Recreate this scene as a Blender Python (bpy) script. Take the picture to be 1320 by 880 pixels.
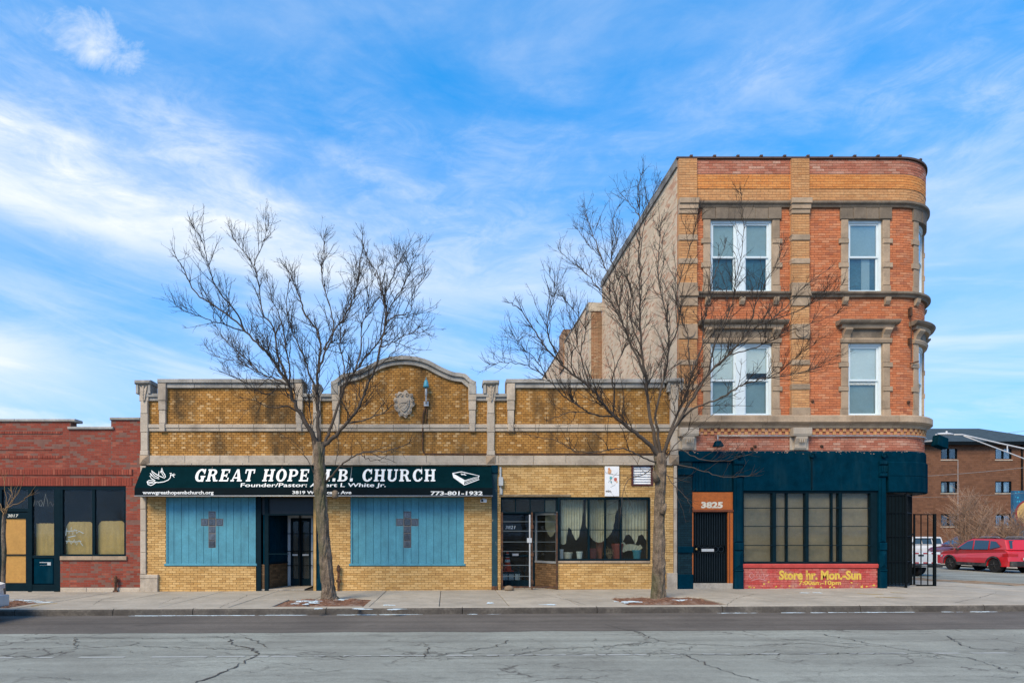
import bpy, bmesh, math, random
from mathutils import Vector, Matrix
from mathutils.noise import noise as pnoise
R = math.radians
scn = bpy.context.scene
for o in list(bpy.data.objects): bpy.data.objects.remove(o)
COL = scn.collection
# ------------------------------------------------------------------ camera, sky, sun, exposure
F, CXP, HYP, EYE, CD = 785.0, 575.0, 690.0, 1.65, 18.0      # focal length, axis and horizon of the photograph; eye height; distance to facades
cam = bpy.data.cameras.new('camera'); camo = bpy.data.objects.new('camera', cam); COL.objects.link(camo)
camo.location = (0, -CD, EYE); camo.rotation_euler = (R(90), 0, 0)
cam.sensor_width = 36; cam.lens = 36 * F / 1320; cam.shift_x = (660 - CXP) / 1320; cam.shift_y = (HYP - 440) / 1320
cam.clip_start = .1; cam.clip_end = 6000; scn.camera = camo
scn.render.resolution_x, scn.render.resolution_y = 1024, 682
scn.view_settings.view_transform = 'Standard'; scn.view_settings.look = 'None'
scn.view_settings.gamma = 1; scn.view_settings.use_curve_mapping = False
scn.view_settings.exposure = 1.3
SUN_EL, SUN_AZ = 42, 214                                       # degrees; azimuth clockwise from +Y (into the picture)
w = bpy.data.worlds.new('World'); scn.world = w; w.use_nodes = True
nt = w.node_tree; nt.nodes.clear()
class NT:
    def __init__(s, t): s.t = t
    def n(s, kind, **k):
        x = s.t.nodes.new('ShaderNode' + kind)
        for a, b in k.items():
            if a.startswith('i_'): x.inputs[a[2:].replace('_', ' ')].default_value = b
            else: setattr(x, a, b)
        return x
    def put(s, sock, v):
        if hasattr(v, 'default_value') or hasattr(v, 'is_linked'): s.t.links.new(v, sock)
        else: sock.default_value = v
    def math(s, op, a, b=0.0, c=None, clamp=False):
        x = s.n('Math', operation=op, use_clamp=clamp); s.put(x.inputs[0], a); s.put(x.inputs[1], b)
        if c is not None: s.put(x.inputs[2], c)
        return x.outputs[0]
    def mix(s, f, a, b, blend='MIX'):
        x = s.n('Mix', data_type='RGBA', blend_type=blend); s.put(x.inputs[0], f); s.put(x.inputs[6], a); s.put(x.inputs[7], b)
        return x.outputs[2]
    def ramp(s, f, stops, interp='LINEAR'):
        x = s.n('ValToRGB'); e = x.color_ramp.elements; x.color_ramp.interpolation = interp
        while len(e) < len(stops): e.new(.5)
        for i, (p, c) in enumerate(stops):
            e[i].position = p; e[i].color = tuple(c) + (1,) if len(c) == 3 else c
        s.put(x.inputs[0], f); return x.outputs[0]
    def noise(s, vec, scale, detail=4, rough=.55, dist=0, lac=2):
        x = s.n('TexNoise'); s.put(x.inputs['Vector'], vec)
        x.inputs['Scale'].default_value = scale; x.inputs['Detail'].default_value = detail
        x.inputs['Roughness'].default_value = rough; x.inputs['Distortion'].default_value = dist
        return x.outputs[0]
    def mapping(s, vec, sc=(1, 1, 1), loc=(0, 0, 0), rot=(0, 0, 0)):
        x = s.n('Mapping'); s.put(x.inputs['Vector'], vec)
        x.inputs['Scale'].default_value = sc; x.inputs['Location'].default_value = loc; x.inputs['Rotation'].default_value = rot
        return x.outputs[0]
T = NT(nt)
sky = T.n('TexSky', sky_type='NISHITA', sun_disc=False, sun_elevation=R(SUN_EL), sun_rotation=R(SUN_AZ))
sky.air_density = 1.0; sky.dust_density = .3; sky.ozone_density = 2.2; sky.altitude = 200
tc = T.n('TexCoord'); sep = T.n('SeparateXYZ'); nt.links.new(tc.outputs['Generated'], sep.inputs[0])
az = T.math('ARCTAN2', sep.outputs[0], sep.outputs[1]); el = T.math('ARCSINE', sep.outputs[2])
elc = T.math('MAXIMUM', el, 0.0)
cmb = T.n('CombineXYZ'); T.put(cmb.inputs[0], az); T.put(cmb.inputs[1], T.math('ADD', T.math('MULTIPLY', el, 3.4), T.math('MULTIPLY', az, .55)))
wisp = T.noise(cmb.outputs[0], 1.9, 9, .60, .6)
wisp2 = T.noise(T.mapping(tc.outputs['Generated'], (2.0, 2.0, 6.5), (3.1, .4, 1.7)), 1.7, 10, .62, .4)
fine = T.noise(T.mapping(tc.outputs['Generated'], (5, 5, 14), (1.3, 2.4, .7), (0, .25, 0)), 2.2, 9, .68, .6)
wf = T.ramp(wisp, [(.30, (0, 0, 0)), (.72, (1, 1, 1))], 'EASE')
wf2 = T.ramp(wisp2, [(.34, (0, 0, 0)), (.74, (1, 1, 1))], 'EASE')
def gauss(x, c, wd):
    q = T.math('DIVIDE', T.math('SUBTRACT', x, c), wd)
    return T.math('POWER', 2.71828, T.math('MULTIPLY', T.math('MULTIPLY', q, q), -1.0))
# one long cirrus streak and the thinner ones below it, a puff high on the left
warp = T.math('MULTIPLY', T.math('SUBTRACT', wisp2, .5), .10)
warp = T.math('ADD', warp, T.math('MULTIPLY', T.math('SUBTRACT', fine, .5), .045))
st_c = T.math('ADD', T.math('SUBTRACT', .392, T.math('MULTIPLY', az, .060)), warp)
dlt = T.math('SUBTRACT', el, st_c)
up_ = T.math('GREATER_THAN', dlt, 0.0)
wid = T.math('ADD', .030, T.math('MULTIPLY', up_, .045))              # sharp lower edge, soft upper one
streak = T.math('MULTIPLY', gauss(dlt, 0.0, wid), gauss(az, -.70, .92))
st2 = T.math('MULTIPLY', gauss(el, T.math('ADD', .235, warp), .05), gauss(az, -.70, .16))
st3 = T.math('MULTIPLY', gauss(el, T.math('ADD', .155, warp), .013), T.ramp(wisp, [(.45, (0, 0, 0)), (.62, (1, 1, 1))]))
ql = T.math('ADD', az, .510); qe = T.math('SUBTRACT', T.math('SUBTRACT', el, .612), T.math('MULTIPLY', ql, .12))
pf = T.math('ADD', T.math('POWER', T.math('ABSOLUTE', T.math('DIVIDE', ql, .064)), 2.0), T.math('POWER', T.math('ABSOLUTE', T.math('DIVIDE', qe, .031)), 2.0))
pn = T.noise(tc.outputs['Generated'], 13, 9, .66, .5)
puff = T.math('MULTIPLY', T.math('SUBTRACT', T.math('ADD', .95, T.math('MULTIPLY', T.math('SUBTRACT', pn, .5), 6.5)), pf), .55, clamp=True)
haze = gauss(elc, 0.0, .33)
strat = T.ramp(T.noise(T.mapping(cmb.outputs[0], (1.1, 2.6, 1), (4, 1, 0)), 2.2, 8, .58, .5), [(.44, (0, 0, 0)), (.68, (1, 1, 1))], 'EASE')
strat = T.math('MULTIPLY', strat, gauss(el, .20, .22))
rveil = T.math('MULTIPLY', T.ramp(fine, [(.38, (0, 0, 0)), (.66, (1, 1, 1))], 'EASE'), T.math('MULTIPLY', gauss(el, T.math('ADD', .50, warp), .13), T.ramp(wisp, [(.36, (0, 0, 0)), (.6, (1, 1, 1))])))
cf = T.math('ADD', T.math('MULTIPLY', wf, .12), T.math('MULTIPLY', wf2, .15))
cf = T.math('ADD', cf, T.math('MULTIPLY', fine, .03))
cf = T.math('ADD', cf, T.math('MULTIPLY', streak, T.math('ADD', .60, T.math('MULTIPLY', wf2, .40))))
cf = T.math('ADD', cf, T.math('MULTIPLY', st2, .50))
cf = T.math('ADD', cf, T.math('MULTIPLY', st3, .34))
cf = T.math('ADD', cf, T.math('MULTIPLY', puff, .62))
cf = T.math('ADD', cf, T.math('MULTIPLY', haze, .33))
cf = T.math('ADD', cf, T.math('MULTIPLY', strat, .24))
cf = T.math('ADD', cf, T.math('MULTIPLY', rveil, .22))
cf = T.math('MINIMUM', T.math('MAXIMUM', cf, 0.0), .96)
hs = T.n('HueSaturation'); hs.inputs['Saturation'].default_value = 1.22; hs.inputs['Value'].default_value = 1.0
nt.links.new(sky.outputs[0], hs.inputs['Color'])
bw = T.n('RGBToBW'); nt.links.new(sky.outputs[0], bw.inputs[0])
lum = T.math('POWER', bw.outputs[0], .42)                      # evens out the steep brightening towards the horizon
AZURE, CLOUD = (.06, 2.55, 6.9, 1), (7.9, 8.35, 8.7, 1)
az_c = T.n('VectorMath', operation='SCALE'); az_c.inputs[0].default_value = AZURE[:3]; T.put(az_c.inputs['Scale'], lum)
blue = T.mix(.90, T.mix(1.0, hs.outputs[0], (.85, 1.08, 1.5, 1), 'MULTIPLY'), az_c.outputs[0])
skyc = T.mix(cf, blue, CLOUD)
bg = T.n('Background'); bg.inputs['Strength'].default_value = .05
nt.links.new(skyc, bg.inputs['Color']); wo = T.n('OutputWorld'); nt.links.new(bg.outputs[0], wo.inputs[0])
sl = bpy.data.lights.new('sun', 'SUN'); sl.energy = 1.95; sl.angle = R(28); sl.color = (1, .80, .54)
so = bpy.data.objects.new('sun', sl); COL.objects.link(so); so.location = (-10, -30, 40)
sd = Vector((math.sin(R(SUN_AZ)) * math.cos(R(SUN_EL)), math.cos(R(SUN_AZ)) * math.cos(R(SUN_EL)), math.sin(R(SUN_EL))))
so.rotation_euler = sd.to_track_quat('Z', 'Y').to_euler()

# ------------------------------------------------------------------ measures
def fx(p): return (p - CXP) * CD / F                  # photograph column -> metres along the facade line (y = 0)
def fz(p): return EYE + (HYP - p) * CD / F            # photograph row -> metres up the facade line
def dx(p, D): return (p - CXP) * D / F                # the same at another distance from the camera
def dz(p, D): return EYE + (HYP - p) * D / F
def gz(x): return .0048 * (min(max(x, -20), 15) + 9)  # the pavement rises gently to the right
# ------------------------------------------------------------------ mesh helpers
class Line:                                            # a straight wall line; u runs along, d stands out of it
    def __init__(s, a=(0, 0), b=(1, 0), left=False):
        s.a = Vector(a); s.t = (Vector(b) - s.a).normalized(); s.nrm = Vector((s.t.y, -s.t.x)) * (-1 if left else 1); s.len = (Vector(b) - s.a).length
    def pt(s, u, d): q = s.a + s.t * u + s.nrm * d; return q.x, q.y
    def segs(s, u0, u1): return [u0, u1]
FRONT = Line((0, 0), (1, 0))
class Round:                                           # flat front, rounded corner, then the side wall
    def __init__(s, c, r): s.c, s.r, s.L = c, r, r * math.pi / 2
    def pt(s, u, d):
        if u <= s.c: return u, -d
        if u <= s.c + s.L:
            t = (u - s.c) / s.r; return s.c + (s.r + d) * math.sin(t), s.r - (s.r + d) * math.cos(t)
        return s.c + s.r + d, s.r + (u - s.c - s.L)
    def segs(s, u0, u1, step=.11):
        out = [u0]
        if u1 > s.c and u0 < s.c + s.L:
            a, b = max(u0, s.c), min(u1, s.c + s.L)
            n = max(1, math.ceil((b - a) / step))
            out += [a + (b - a) * i / n for i in range(n + 1)]
        out.append(u1); r = [out[0]]
        for q in out[1:]:
            if q - r[-1] > 1e-4: r.append(q)
        return r
class MB:
    def __init__(s): s.v, s.f, s.m, s.r = [], [], [], []
    def add(s, pts, faces, m=0, r=.5):
        b = len(s.v); s.v += [tuple(p) for p in pts]
        for q in faces: s.f.append([b + i for i in q]); s.m.append(m); s.r.append(r)
        return s
    def hexa(s, p, m=0, r=.5): return s.add(p, [(0, 3, 2, 1), (4, 5, 6, 7), (0, 1, 5, 4), (1, 2, 6, 5), (2, 3, 7, 6), (3, 0, 4, 7)], m, r)
    def box(s, x0, x1, y0, y1, z0, z1, m=0, r=.5):
        return s.hexa([(x0, y0, z0), (x1, y0, z0), (x1, y1, z0), (x0, y1, z0), (x0, y0, z1), (x1, y0, z1), (x1, y1, z1), (x0, y1, z1)], m, r)
    def sweep(s, path, u0, u1, prof, m=0, r=.5, inset=0.0):          # prof: closed polygon of (d, z)
        us = path.segs(u0, u1); n = len(prof); pts = []
        for u in us:
            for d, z in prof: x, y = path.pt(u, d); pts.append((x, y, z))
        fs = []
        for k in range(len(us) - 1):
            for i in range(n):
                j = (i + 1) % n; fs.append((k * n + i, k * n + j, (k + 1) * n + j, (k + 1) * n + i))
        fs.append(tuple(range(n))[::-1]); fs.append(tuple((len(us) - 1) * n + i for i in range(n)))
        return s.add(pts, fs, m, r)
    def ubox(s, path, u0, u1, z0, z1, d0, d1, m=0, r=.5): return s.sweep(path, u0, u1, [(d0, z0), (d1, z0), (d1, z1), (d0, z1)], m, r)
    def block(s, path, u0, u1, z0, z1, d0, d1, c=.012, m=0, r=.5):   # a stone with chamfered front edges
        if isinstance(path, Round) and u1 > path.c: return s.ubox(path, u0, u1, z0, z1, d0, d1, m, r)
        P = lambda u, d, z: (*path.pt(u, d), z)
        pts = [P(u0, d0, z0), P(u1, d0, z0), P(u1, d0, z1), P(u0, d0, z1), P(u0, d1 - c, z0), P(u1, d1 - c, z0), P(u1, d1 - c, z1), P(u0, d1 - c, z1),
               P(u0 + c, d1, z0 + c), P(u1 - c, d1, z0 + c), P(u1 - c, d1, z1 - c), P(u0 + c, d1, z1 - c)]
        fs = [(3, 2, 1, 0)]
        for a in (0, 4):
            for i in range(4): j = (i + 1) % 4; fs.append((a + i, a + j, a + 4 + j, a + 4 + i))
        fs.append((8, 9, 10, 11)); return s.add(pts, fs, m, r)
    def prism(s, poly, y0, y1, m=0, r=.5):                            # poly of (x, z)
        n = len(poly); pts = [(x, y0, z) for x, z in poly] + [(x, y1, z) for x, z in poly]
        fs = [tuple(range(n)), tuple(range(n, 2 * n))[::-1]] + [(i, i + n, (i + 1) % n + n, (i + 1) % n) for i in range(n)]
        return s.add(pts, fs, m, r)
    def slab(s, poly, z0, z1, m=0, r=.5):                             # poly of (x, y)
        n = len(poly); pts = [(x, y, z0) for x, y in poly] + [(x, y, z1) for x, y in poly]
        fs = [tuple(range(n))[::-1], tuple(range(n, 2 * n))] + [(i, (i + 1) % n, (i + 1) % n + n, i + n) for i in range(n)]
        return s.add(pts, fs, m, r)
    def tube(s, pts, rad, n=6, m=0, r=.5, cap=True):
        pts = [Vector(p) for p in pts]; k = len(pts)
        if not hasattr(rad, '__len__'): rad = [rad] * k
        up = Vector((0.13, .31, .94)); base = len(s.v); t0 = None
        for i, p in enumerate(pts):
            t = (pts[min(i + 1, k - 1)] - pts[max(i - 1, 0)])
            if t.length < 1e-9: t = Vector((0, 0, 1))
            t.normalize()
            if t0 is None: a = t.cross(up); a = a.normalized() if a.length > 1e-3 else t.cross(Vector((1, 0, 0))).normalized()
            else: a = (a - t * a.dot(t)).normalized()
            b = t.cross(a); t0 = t
            for j in range(n):
                q = 2 * math.pi * j / n; s.v.append(tuple(p + (a * math.cos(q) + b * math.sin(q)) * rad[i]))
        for i in range(k - 1):
            for j in range(n):
                l = (j + 1) % n; s.f.append([base + i * n + j, base + i * n + l, base + (i + 1) * n + l, base + (i + 1) * n + j]); s.m.append(m); s.r.append(r)
        if cap and n > 2:
            s.f.append([base + j for j in range(n)][::-1]); s.m.append(m); s.r.append(r)
            s.f.append([base + (k - 1) * n + j for j in range(n)]); s.m.append(m); s.r.append(r)
        return s
    def lathe(s, prof, c=(0, 0, 0), n=16, axis='z', m=0, r=.5):
        pts = []; k = len(prof)
        for rr, h in prof:
            for j in range(n):
                q = 2 * math.pi * j / n; a, b = rr * math.cos(q), rr * math.sin(q)
                p = {'z': (a, b, h), 'y': (a, h, b), 'x': (h, a, b)}[axis]
                pts.append((p[0] + c[0], p[1] + c[1], p[2] + c[2]))
        fs = [(i * n + j, i * n + (j + 1) % n, (i + 1) * n + (j + 1) % n, (i + 1) * n + j) for i in range(k - 1) for j in range(n)]
        fs += [tuple(range(n))[::-1], tuple((k - 1) * n + j for j in range(n))]
        return s.add(pts, fs, m, r)
    def flat(s, mp, poly, m=0, r=.5): return s.add([mp(*p) for p in poly], [tuple(range(len(poly)))], m, r)
    def stroke(s, mp, pts, wd, m=0, r=.5):                            # a painted line: ribbon through 2-D points
        k = len(pts); L, Rr = [], []
        for i, (x, y) in enumerate(pts):
            ax, ay = pts[max(i - 1, 0)]; bx, by = pts[min(i + 1, k - 1)]
            tx, ty = bx - ax, by - ay; l = math.hypot(tx, ty) or 1; nx, ny = -ty / l, tx / l
            ww = wd[i] if hasattr(wd, '__len__') else wd
            L.append(mp(x + nx * ww / 2, y + ny * ww / 2)); Rr.append(mp(x - nx * ww / 2, y - ny * ww / 2))
        return s.add(L + Rr, [(i, i + 1, k + i + 1, k + i) for i in range(k - 1)], m, r)
    def build(s, name, mats, parent=None, smooth=False, fix=False, bevel=0, kind=None, label=None, raw=False):
        me = bpy.data.meshes.new(name); me.from_pydata(s.v, [], s.f)
        if not isinstance(mats, (list, tuple)): mats = [mats]
        for q in mats: me.materials.append(q)
        if len(mats) > 1: me.polygons.foreach_set('material_index', s.m)
        at = me.attributes.new('rnd', 'FLOAT', 'FACE'); at.data.foreach_set('value', s.r)
        if fix:
            bm = bmesh.new(); bm.from_mesh(me); bmesh.ops.recalc_face_normals(bm, faces=bm.faces); bm.to_mesh(me); bm.free()
        if smooth: me.polygons.foreach_set('use_smooth', [True] * len(me.polygons))
        me.update()
        o = bpy.data.objects.new(name, me); COL.objects.link(o)
        if bevel:
            b = o.modifiers.new('bevel', 'BEVEL'); b.width = bevel; b.segments = 2; b.limit_method = 'ANGLE'; b.angle_limit = R(35)
        if parent: par(o, parent, raw)
        if kind: o['kind'] = kind
        if label: o['label'] = label
        return o
def par(o, p, raw=False):
    o.parent = p
    if p.type == 'EMPTY' and not raw: o.matrix_parent_inverse = Matrix.Translation(-p.location)
def tag(o, label, cat, group=None):
    o['label'] = label; o['category'] = cat
    if group: o['group'] = group
    return o
def thing(name, label, cat, loc=(0, 0, 0), rz=0, group=None):
    o = bpy.data.objects.new(name, None); COL.objects.link(o); o.location = loc; o.rotation_euler = (0, 0, rz); o.empty_display_size = .3
    return tag(o, label, cat, group)
def one(mb, name, mat, label, cat, group=None, **k): return tag(mb.build(name, mat, **k), label, cat, group)
def struct(mb, name, mat, **k): o = mb.build(name, mat, **k); o['kind'] = 'structure'; return o
# ------------------------------------------------------------------ materials
MATS = {}
def pm(name, col, rough=.8, var=.18, scale=4., detail=5, bump=0., bscale=60., spec=.3, metal=0., objr=0., dirt=None, dirts=.8, dirtr=(.45, .7), streak=False, attr=None, coat=0., alpha=None):
    if name in MATS: return MATS[name]
    m = bpy.data.materials.new(name); m.use_nodes = True; t = m.node_tree; t.nodes.clear(); N = NT(t)
    out = N.n('OutputMaterial'); bs = N.n('BsdfPrincipled'); t.links.new(bs.outputs[0], out.inputs[0])
    co = N.n('TexCoord').outputs['Object']
    if attr: c = N.ramp(N.n('Attribute', attribute_name='rnd').outputs['Fac'], attr)
    else: c = tuple(col) + (1,)
    if var:
        f = N.noise(co, scale, detail, .6)
        k = N.ramp(f, [(.25, (1 - var,) * 3), (.75, (1 + var,) * 3)])
        c = N.mix(1.0, c, k, 'MULTIPLY')
        f2 = N.noise(co, scale * 9, 3, .6)
        c = N.mix(1.0, c, N.ramp(f2, [(.3, (1 - var * .6,) * 3), (.7, (1 + var * .6,) * 3)]), 'MULTIPLY')
    if objr:
        rr = N.n('ObjectInfo').outputs['Random']; a = N.ramp(rr, [(0, (1 - objr,) * 3), (1, (1 + objr,) * 3)]); c = N.mix(1.0, c, a, 'MULTIPLY')
    if dirt:
        v = N.mapping(co, (1, 1, .22)) if streak else co
        f = N.noise(v, dirts, 6, .65, .2); f = N.ramp(f, [(dirtr[0], (0, 0, 0)), (dirtr[1], (1, 1, 1))])
        c = N.mix(f, c, tuple(dirt) + (1,))
    N.put(bs.inputs['Base Color'], c)
    bs.inputs['Roughness'].default_value = rough; bs.inputs['Metallic'].default_value = metal
    bs.inputs['Specular IOR Level'].default_value = spec; bs.inputs['Coat Weight'].default_value = coat
    if bump:
        b = N.n('Bump'); b.inputs['Strength'].default_value = bump; b.inputs['Distance'].default_value = .01
        N.put(b.inputs['Height'], N.noise(co, bscale, 4, .6)); t.links.new(b.outputs[0], bs.inputs['Normal'])
    MATS[name] = m; return m
def glassmat(name, tint=(.92, .96, .95), refl=1.0, rough=.01, dust=.0, dustc=(.4, .42, .4)):
    m = bpy.data.materials.new(name); m.use_nodes = True; t = m.node_tree; t.nodes.clear(); N = NT(t)
    out = N.n('OutputMaterial'); tr = N.n('BsdfTransparent'); tr.inputs[0].default_value = tuple(tint) + (1,)
    gl = N.n('BsdfGlossy'); gl.inputs['Roughness'].default_value = rough
    fr = N.n('Fresnel'); fr.inputs[0].default_value = 1.5
    f = N.math('MULTIPLY', fr.outputs[0], refl * 1.9, clamp=True)
    mx = N.n('MixShader'); N.put(mx.inputs[0], f); t.links.new(tr.outputs[0], mx.inputs[1]); t.links.new(gl.outputs[0], mx.inputs[2])
    last = mx.outputs[0]
    co = N.n('TexCoord').outputs['Object']
    b = N.n('Bump'); b.inputs['Strength'].default_value = .03; b.inputs['Distance'].default_value = .02
    N.put(b.inputs['Height'], N.noise(co, 1.7, 2)); t.links.new(b.outputs[0], gl.inputs['Normal'])
    if dust:
        df = N.n('BsdfDiffuse'); df.inputs[0].default_value = tuple(dustc) + (1,)
        m2 = N.n('MixShader'); N.put(m2.inputs[0], N.math('MULTIPLY', N.ramp(N.noise(co, 2.2, 6, .65), [(.3, (.3,) * 3), (.75, (1,) * 3)]), dust))
        t.links.new(last, m2.inputs[1]); t.links.new(df.outputs[0], m2.inputs[2]); last = m2.outputs[0]
    t.links.new(last, out.inputs[0]); return m
def brickmat(name, cols, grime=(.1, .085, .06), g=(.5, .75), gs=.7, gstreak=True, amt=.7):
    m = bpy.data.materials.new(name); m.use_nodes = True; t = m.node_tree; t.nodes.clear(); N = NT(t)
    out = N.n('OutputMaterial'); bs = N.n('BsdfPrincipled'); t.links.new(bs.outputs[0], out.inputs[0])
    co = N.n('TexCoord').outputs['Object']
    c = N.ramp(N.n('Attribute', attribute_name='rnd').outputs['Fac'], [(i / (len(cols) - 1), q) for i, q in enumerate(cols)])
    c = N.mix(1.0, c, N.ramp(N.noise(co, 22, 4, .6), [(.3, (.82,) * 3), (.72, (1.16,) * 3)]), 'MULTIPLY')
    c = N.mix(1.0, c, N.ramp(N.noise(co, .9, 4, .6), [(.3, (.88,) * 3), (.7, (1.1,) * 3)]), 'MULTIPLY')
    v = N.mapping(co, (1, 1, .3)) if gstreak else co
    f = N.noise(v, gs, 7, .66, .3); f = N.ramp(f, [(g[0], (0, 0, 0)), (g[1], (amt,) * 3)])
    c = N.mix(f, c, tuple(grime) + (1,))
    N.put(bs.inputs['Base Color'], c); bs.inputs['Roughness'].default_value = .88; bs.inputs['Specular IOR Level'].default_value = .2
    b = N.n('Bump'); b.inputs['Strength'].default_value = .5; b.inputs['Distance'].default_value = .006
    N.put(b.inputs['Height'], N.noise(co, 70, 3, .6)); t.links.new(b.outputs[0], bs.inputs['Normal'])
    return m
YB = brickmat('yellow_brick', [(.40, .235, .085), (.50, .31, .115), (.56, .36, .145), (.60, .40, .17), (.46, .27, .09)], amt=.45, g=(.55, .85))
YBU = brickmat('mottled_yellow_brick', [(.27, .135, .036), (.37, .185, .048), (.40, .205, .056), (.44, .235, .066), (.38, .195, .052), (.58, .38, .175)], grime=(.05, .038, .022), g=(.49, .66), gs=1.1, amt=.84)
YBD = brickmat('dark_brown_brick', [(.10, .06, .03), (.15, .09, .045), (.2, .12, .06)], amt=.5)  # darker brick than the street front, laid in the recessed entries
RB = brickmat('red_brick', [(.205, .044, .028), (.25, .054, .034), (.27, .063, .040), (.24, .052, .032), (.33, .105, .066)], grime=(.12, .035, .026), amt=.6, g=(.45, .75))
OB = brickmat('orange_brick', [(.40, .135, .06), (.50, .17, .075), (.54, .20, .09), (.46, .145, .06), (.56, .25, .13), (.36, .12, .06)], grime=(.2, .1, .06), amt=.35, g=(.55, .85))
RB2 = brickmat('worn_red_brick', [(.34, .12, .075), (.42, .16, .10), (.46, .22, .15), (.38, .13, .08), (.5, .30, .22)], grime=(.16, .09, .07), amt=.45)
BB = brickmat('buff_brick', [(.44, .225, .10), (.52, .27, .115), (.54, .305, .14), (.48, .235, .095)], grime=(.2, .13, .075), amt=.4, g=(.5, .8))
OBB = brickmat('amber_brick', [(.52, .205, .062), (.60, .24, .07), (.62, .28, .09), (.54, .21, .06)], grime=(.2, .11, .06), amt=.4)
CB = brickmat('limewashed_common_brick', [(.66, .54, .38), (.70, .57, .41), (.62, .50, .35), (.72, .60, .43), (.67, .52, .36), (.63, .44, .30), (.52, .29, .18)], grime=(.34, .29, .23), amt=.5, g=(.5, .8), gs=.35)
TB = brickmat('teal_painted_brick', [(.003, .018, .028), (.004, .024, .035), (.006, .028, .04)], grime=(.02, .03, .035), amt=.3)
PB = brickmat('red_painted_brick', [(.42, .055, .05), (.47, .07, .06), (.44, .10, .09), (.50, .12, .10), (.40, .05, .045)], grime=(.44, .25, .20), g=(.46, .68), gs=2.2, gstreak=False, amt=.85)
APB = brickmat('brown_brick', [(.135, .066, .038), (.165, .08, .045), (.19, .092, .052), (.155, .074, .04)], grime=(.12, .06, .04), amt=.3)
MO = pm('mortar', (.24, .19, .14), .95, .2, 6); MOY = pm('ochre_mortar', (.23, .145, .06), .95, .25, 5); MOD = pm('dark_mortar', (.11, .075, .04), .95, .25, 4)
MOR = pm('red_mortar', (.17, .09, .07), .95, .2, 6); MOC = pm('pale_mortar', (.54, .43, .32), .95, .2, 4); MOT = pm('teal_mortar', (.003, .014, .02), .9, .2, 6)
ST = pm('limestone', (.43, .375, .30), .85, .16, 3, bump=.25, bscale=50, objr=.09, dirt=(.15, .13, .11), dirts=1.3, dirtr=(.52, .8))
STG = pm('weathered_coping_stone', (.34, .33, .30), .85, .2, 3, bump=.3, bscale=50, objr=.1, dirt=(.11, .115, .11), dirts=1.6, dirtr=(.45, .75))
STB = pm('brown_stone', (.36, .275, .19), .88, .18, 3, bump=.3, bscale=50, objr=.1, dirt=(.15, .12, .085), dirts=1.4, dirtr=(.5, .8))
STD = pm('sooty_brown_stone', (.19, .155, .115), .88, .2, 3, bump=.3, bscale=50, objr=.12, dirt=(.07, .06, .05), dirts=1.6, dirtr=(.45, .75))
TEAL = pm('dark_teal_paint', (.0010, .0225, .041), .75, .25, 5, spec=.0, bump=.08, bscale=30, dirt=(.009, .038, .055), dirts=2.4, dirtr=(.5, .78), streak=True)
BLK = pm('black_painted_iron', (.005, .008, .010), .6, .2, 8, spec=.06)
TEAL2 = pm('teal_black_frame', (.003, .014, .021), .55, .2, 6, spec=.06)
RUST = pm('rusty_iron', (.055, .032, .022), .8, .4, 9, dirt=(.16, .07, .03), dirts=6)
BLUE = pm('blue_painted_board', (.068, .252, .335), .65, .2, 3, spec=.3, objr=.06, bump=.1, bscale=30, dirt=(.045, .16, .22), dirts=2.2, dirtr=(.48, .8), streak=True)
GBLK = pm('glass_block', (.065, .080, .10), .12, .45, 9, spec=.6, objr=.35)
AWN = pm('dark_awning_canvas', (.0010, .0145, .0185), .8, .2, 2.5, spec=.02, bump=.1, bscale=12, dirt=(.0025, .020, .025), dirts=1.5, dirtr=(.5, .8))
AWN2 = pm('black_awning_valance', (.002, .007, .010), .7, .2, 2.5, spec=.08)
WHT = pm('white_lettering', (.72, .75, .74), .6, .08, 20); WHP = pm('white_paint', (.78, .81, .82), .45, .05, 6, spec=.4)
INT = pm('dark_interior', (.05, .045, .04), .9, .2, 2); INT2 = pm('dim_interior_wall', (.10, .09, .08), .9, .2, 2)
ROOF = pm('tar_roof', (.06, .06, .06), .95, .2, 2)
ORW = pm('orange_varnished_wood', (.42, .115, .022), .5, .2, 3, bump=.1, dirt=(.2, .06, .015), dirts=3, dirtr=(.55, .8))
TANW = pm('amber_plywood', (.44, .24, .06), .6, .15, 2, dirt=(.3, .15, .04), dirts=2, dirtr=(.5, .8))
PAPER = pm('kraft_paper', (.50, .325, .125), .8, .15, 3, bump=.3, bscale=6)
GLD = glassmat('dusty_shop_glass', dust=.035, dustc=(.22, .23, .22), refl=.16, rough=.05)
GLC = glassmat('grimy_shop_glass', dust=.13, dustc=(.085, .09, .08), refl=.14, rough=.06)
GLU = glassmat('upper_window_glass', (.93, .97, .96), refl=.35)
GALV = pm('galvanised_steel', (.38, .40, .41), .45, .15, 8, metal=.5); GREY = pm('grey_enamel', (.42, .45, .46), .5, .15, 6)
CURT = pm('old_cream_curtain', (.54, .51, .39), .9, .12, 2, dirt=(.36, .32, .2), dirts=1.5)
CONC = pm('threshold_concrete', (.36, .33, .28), .9, .2, 3, bump=.3, dirt=(.2, .19, .17), dirts=2)
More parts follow.
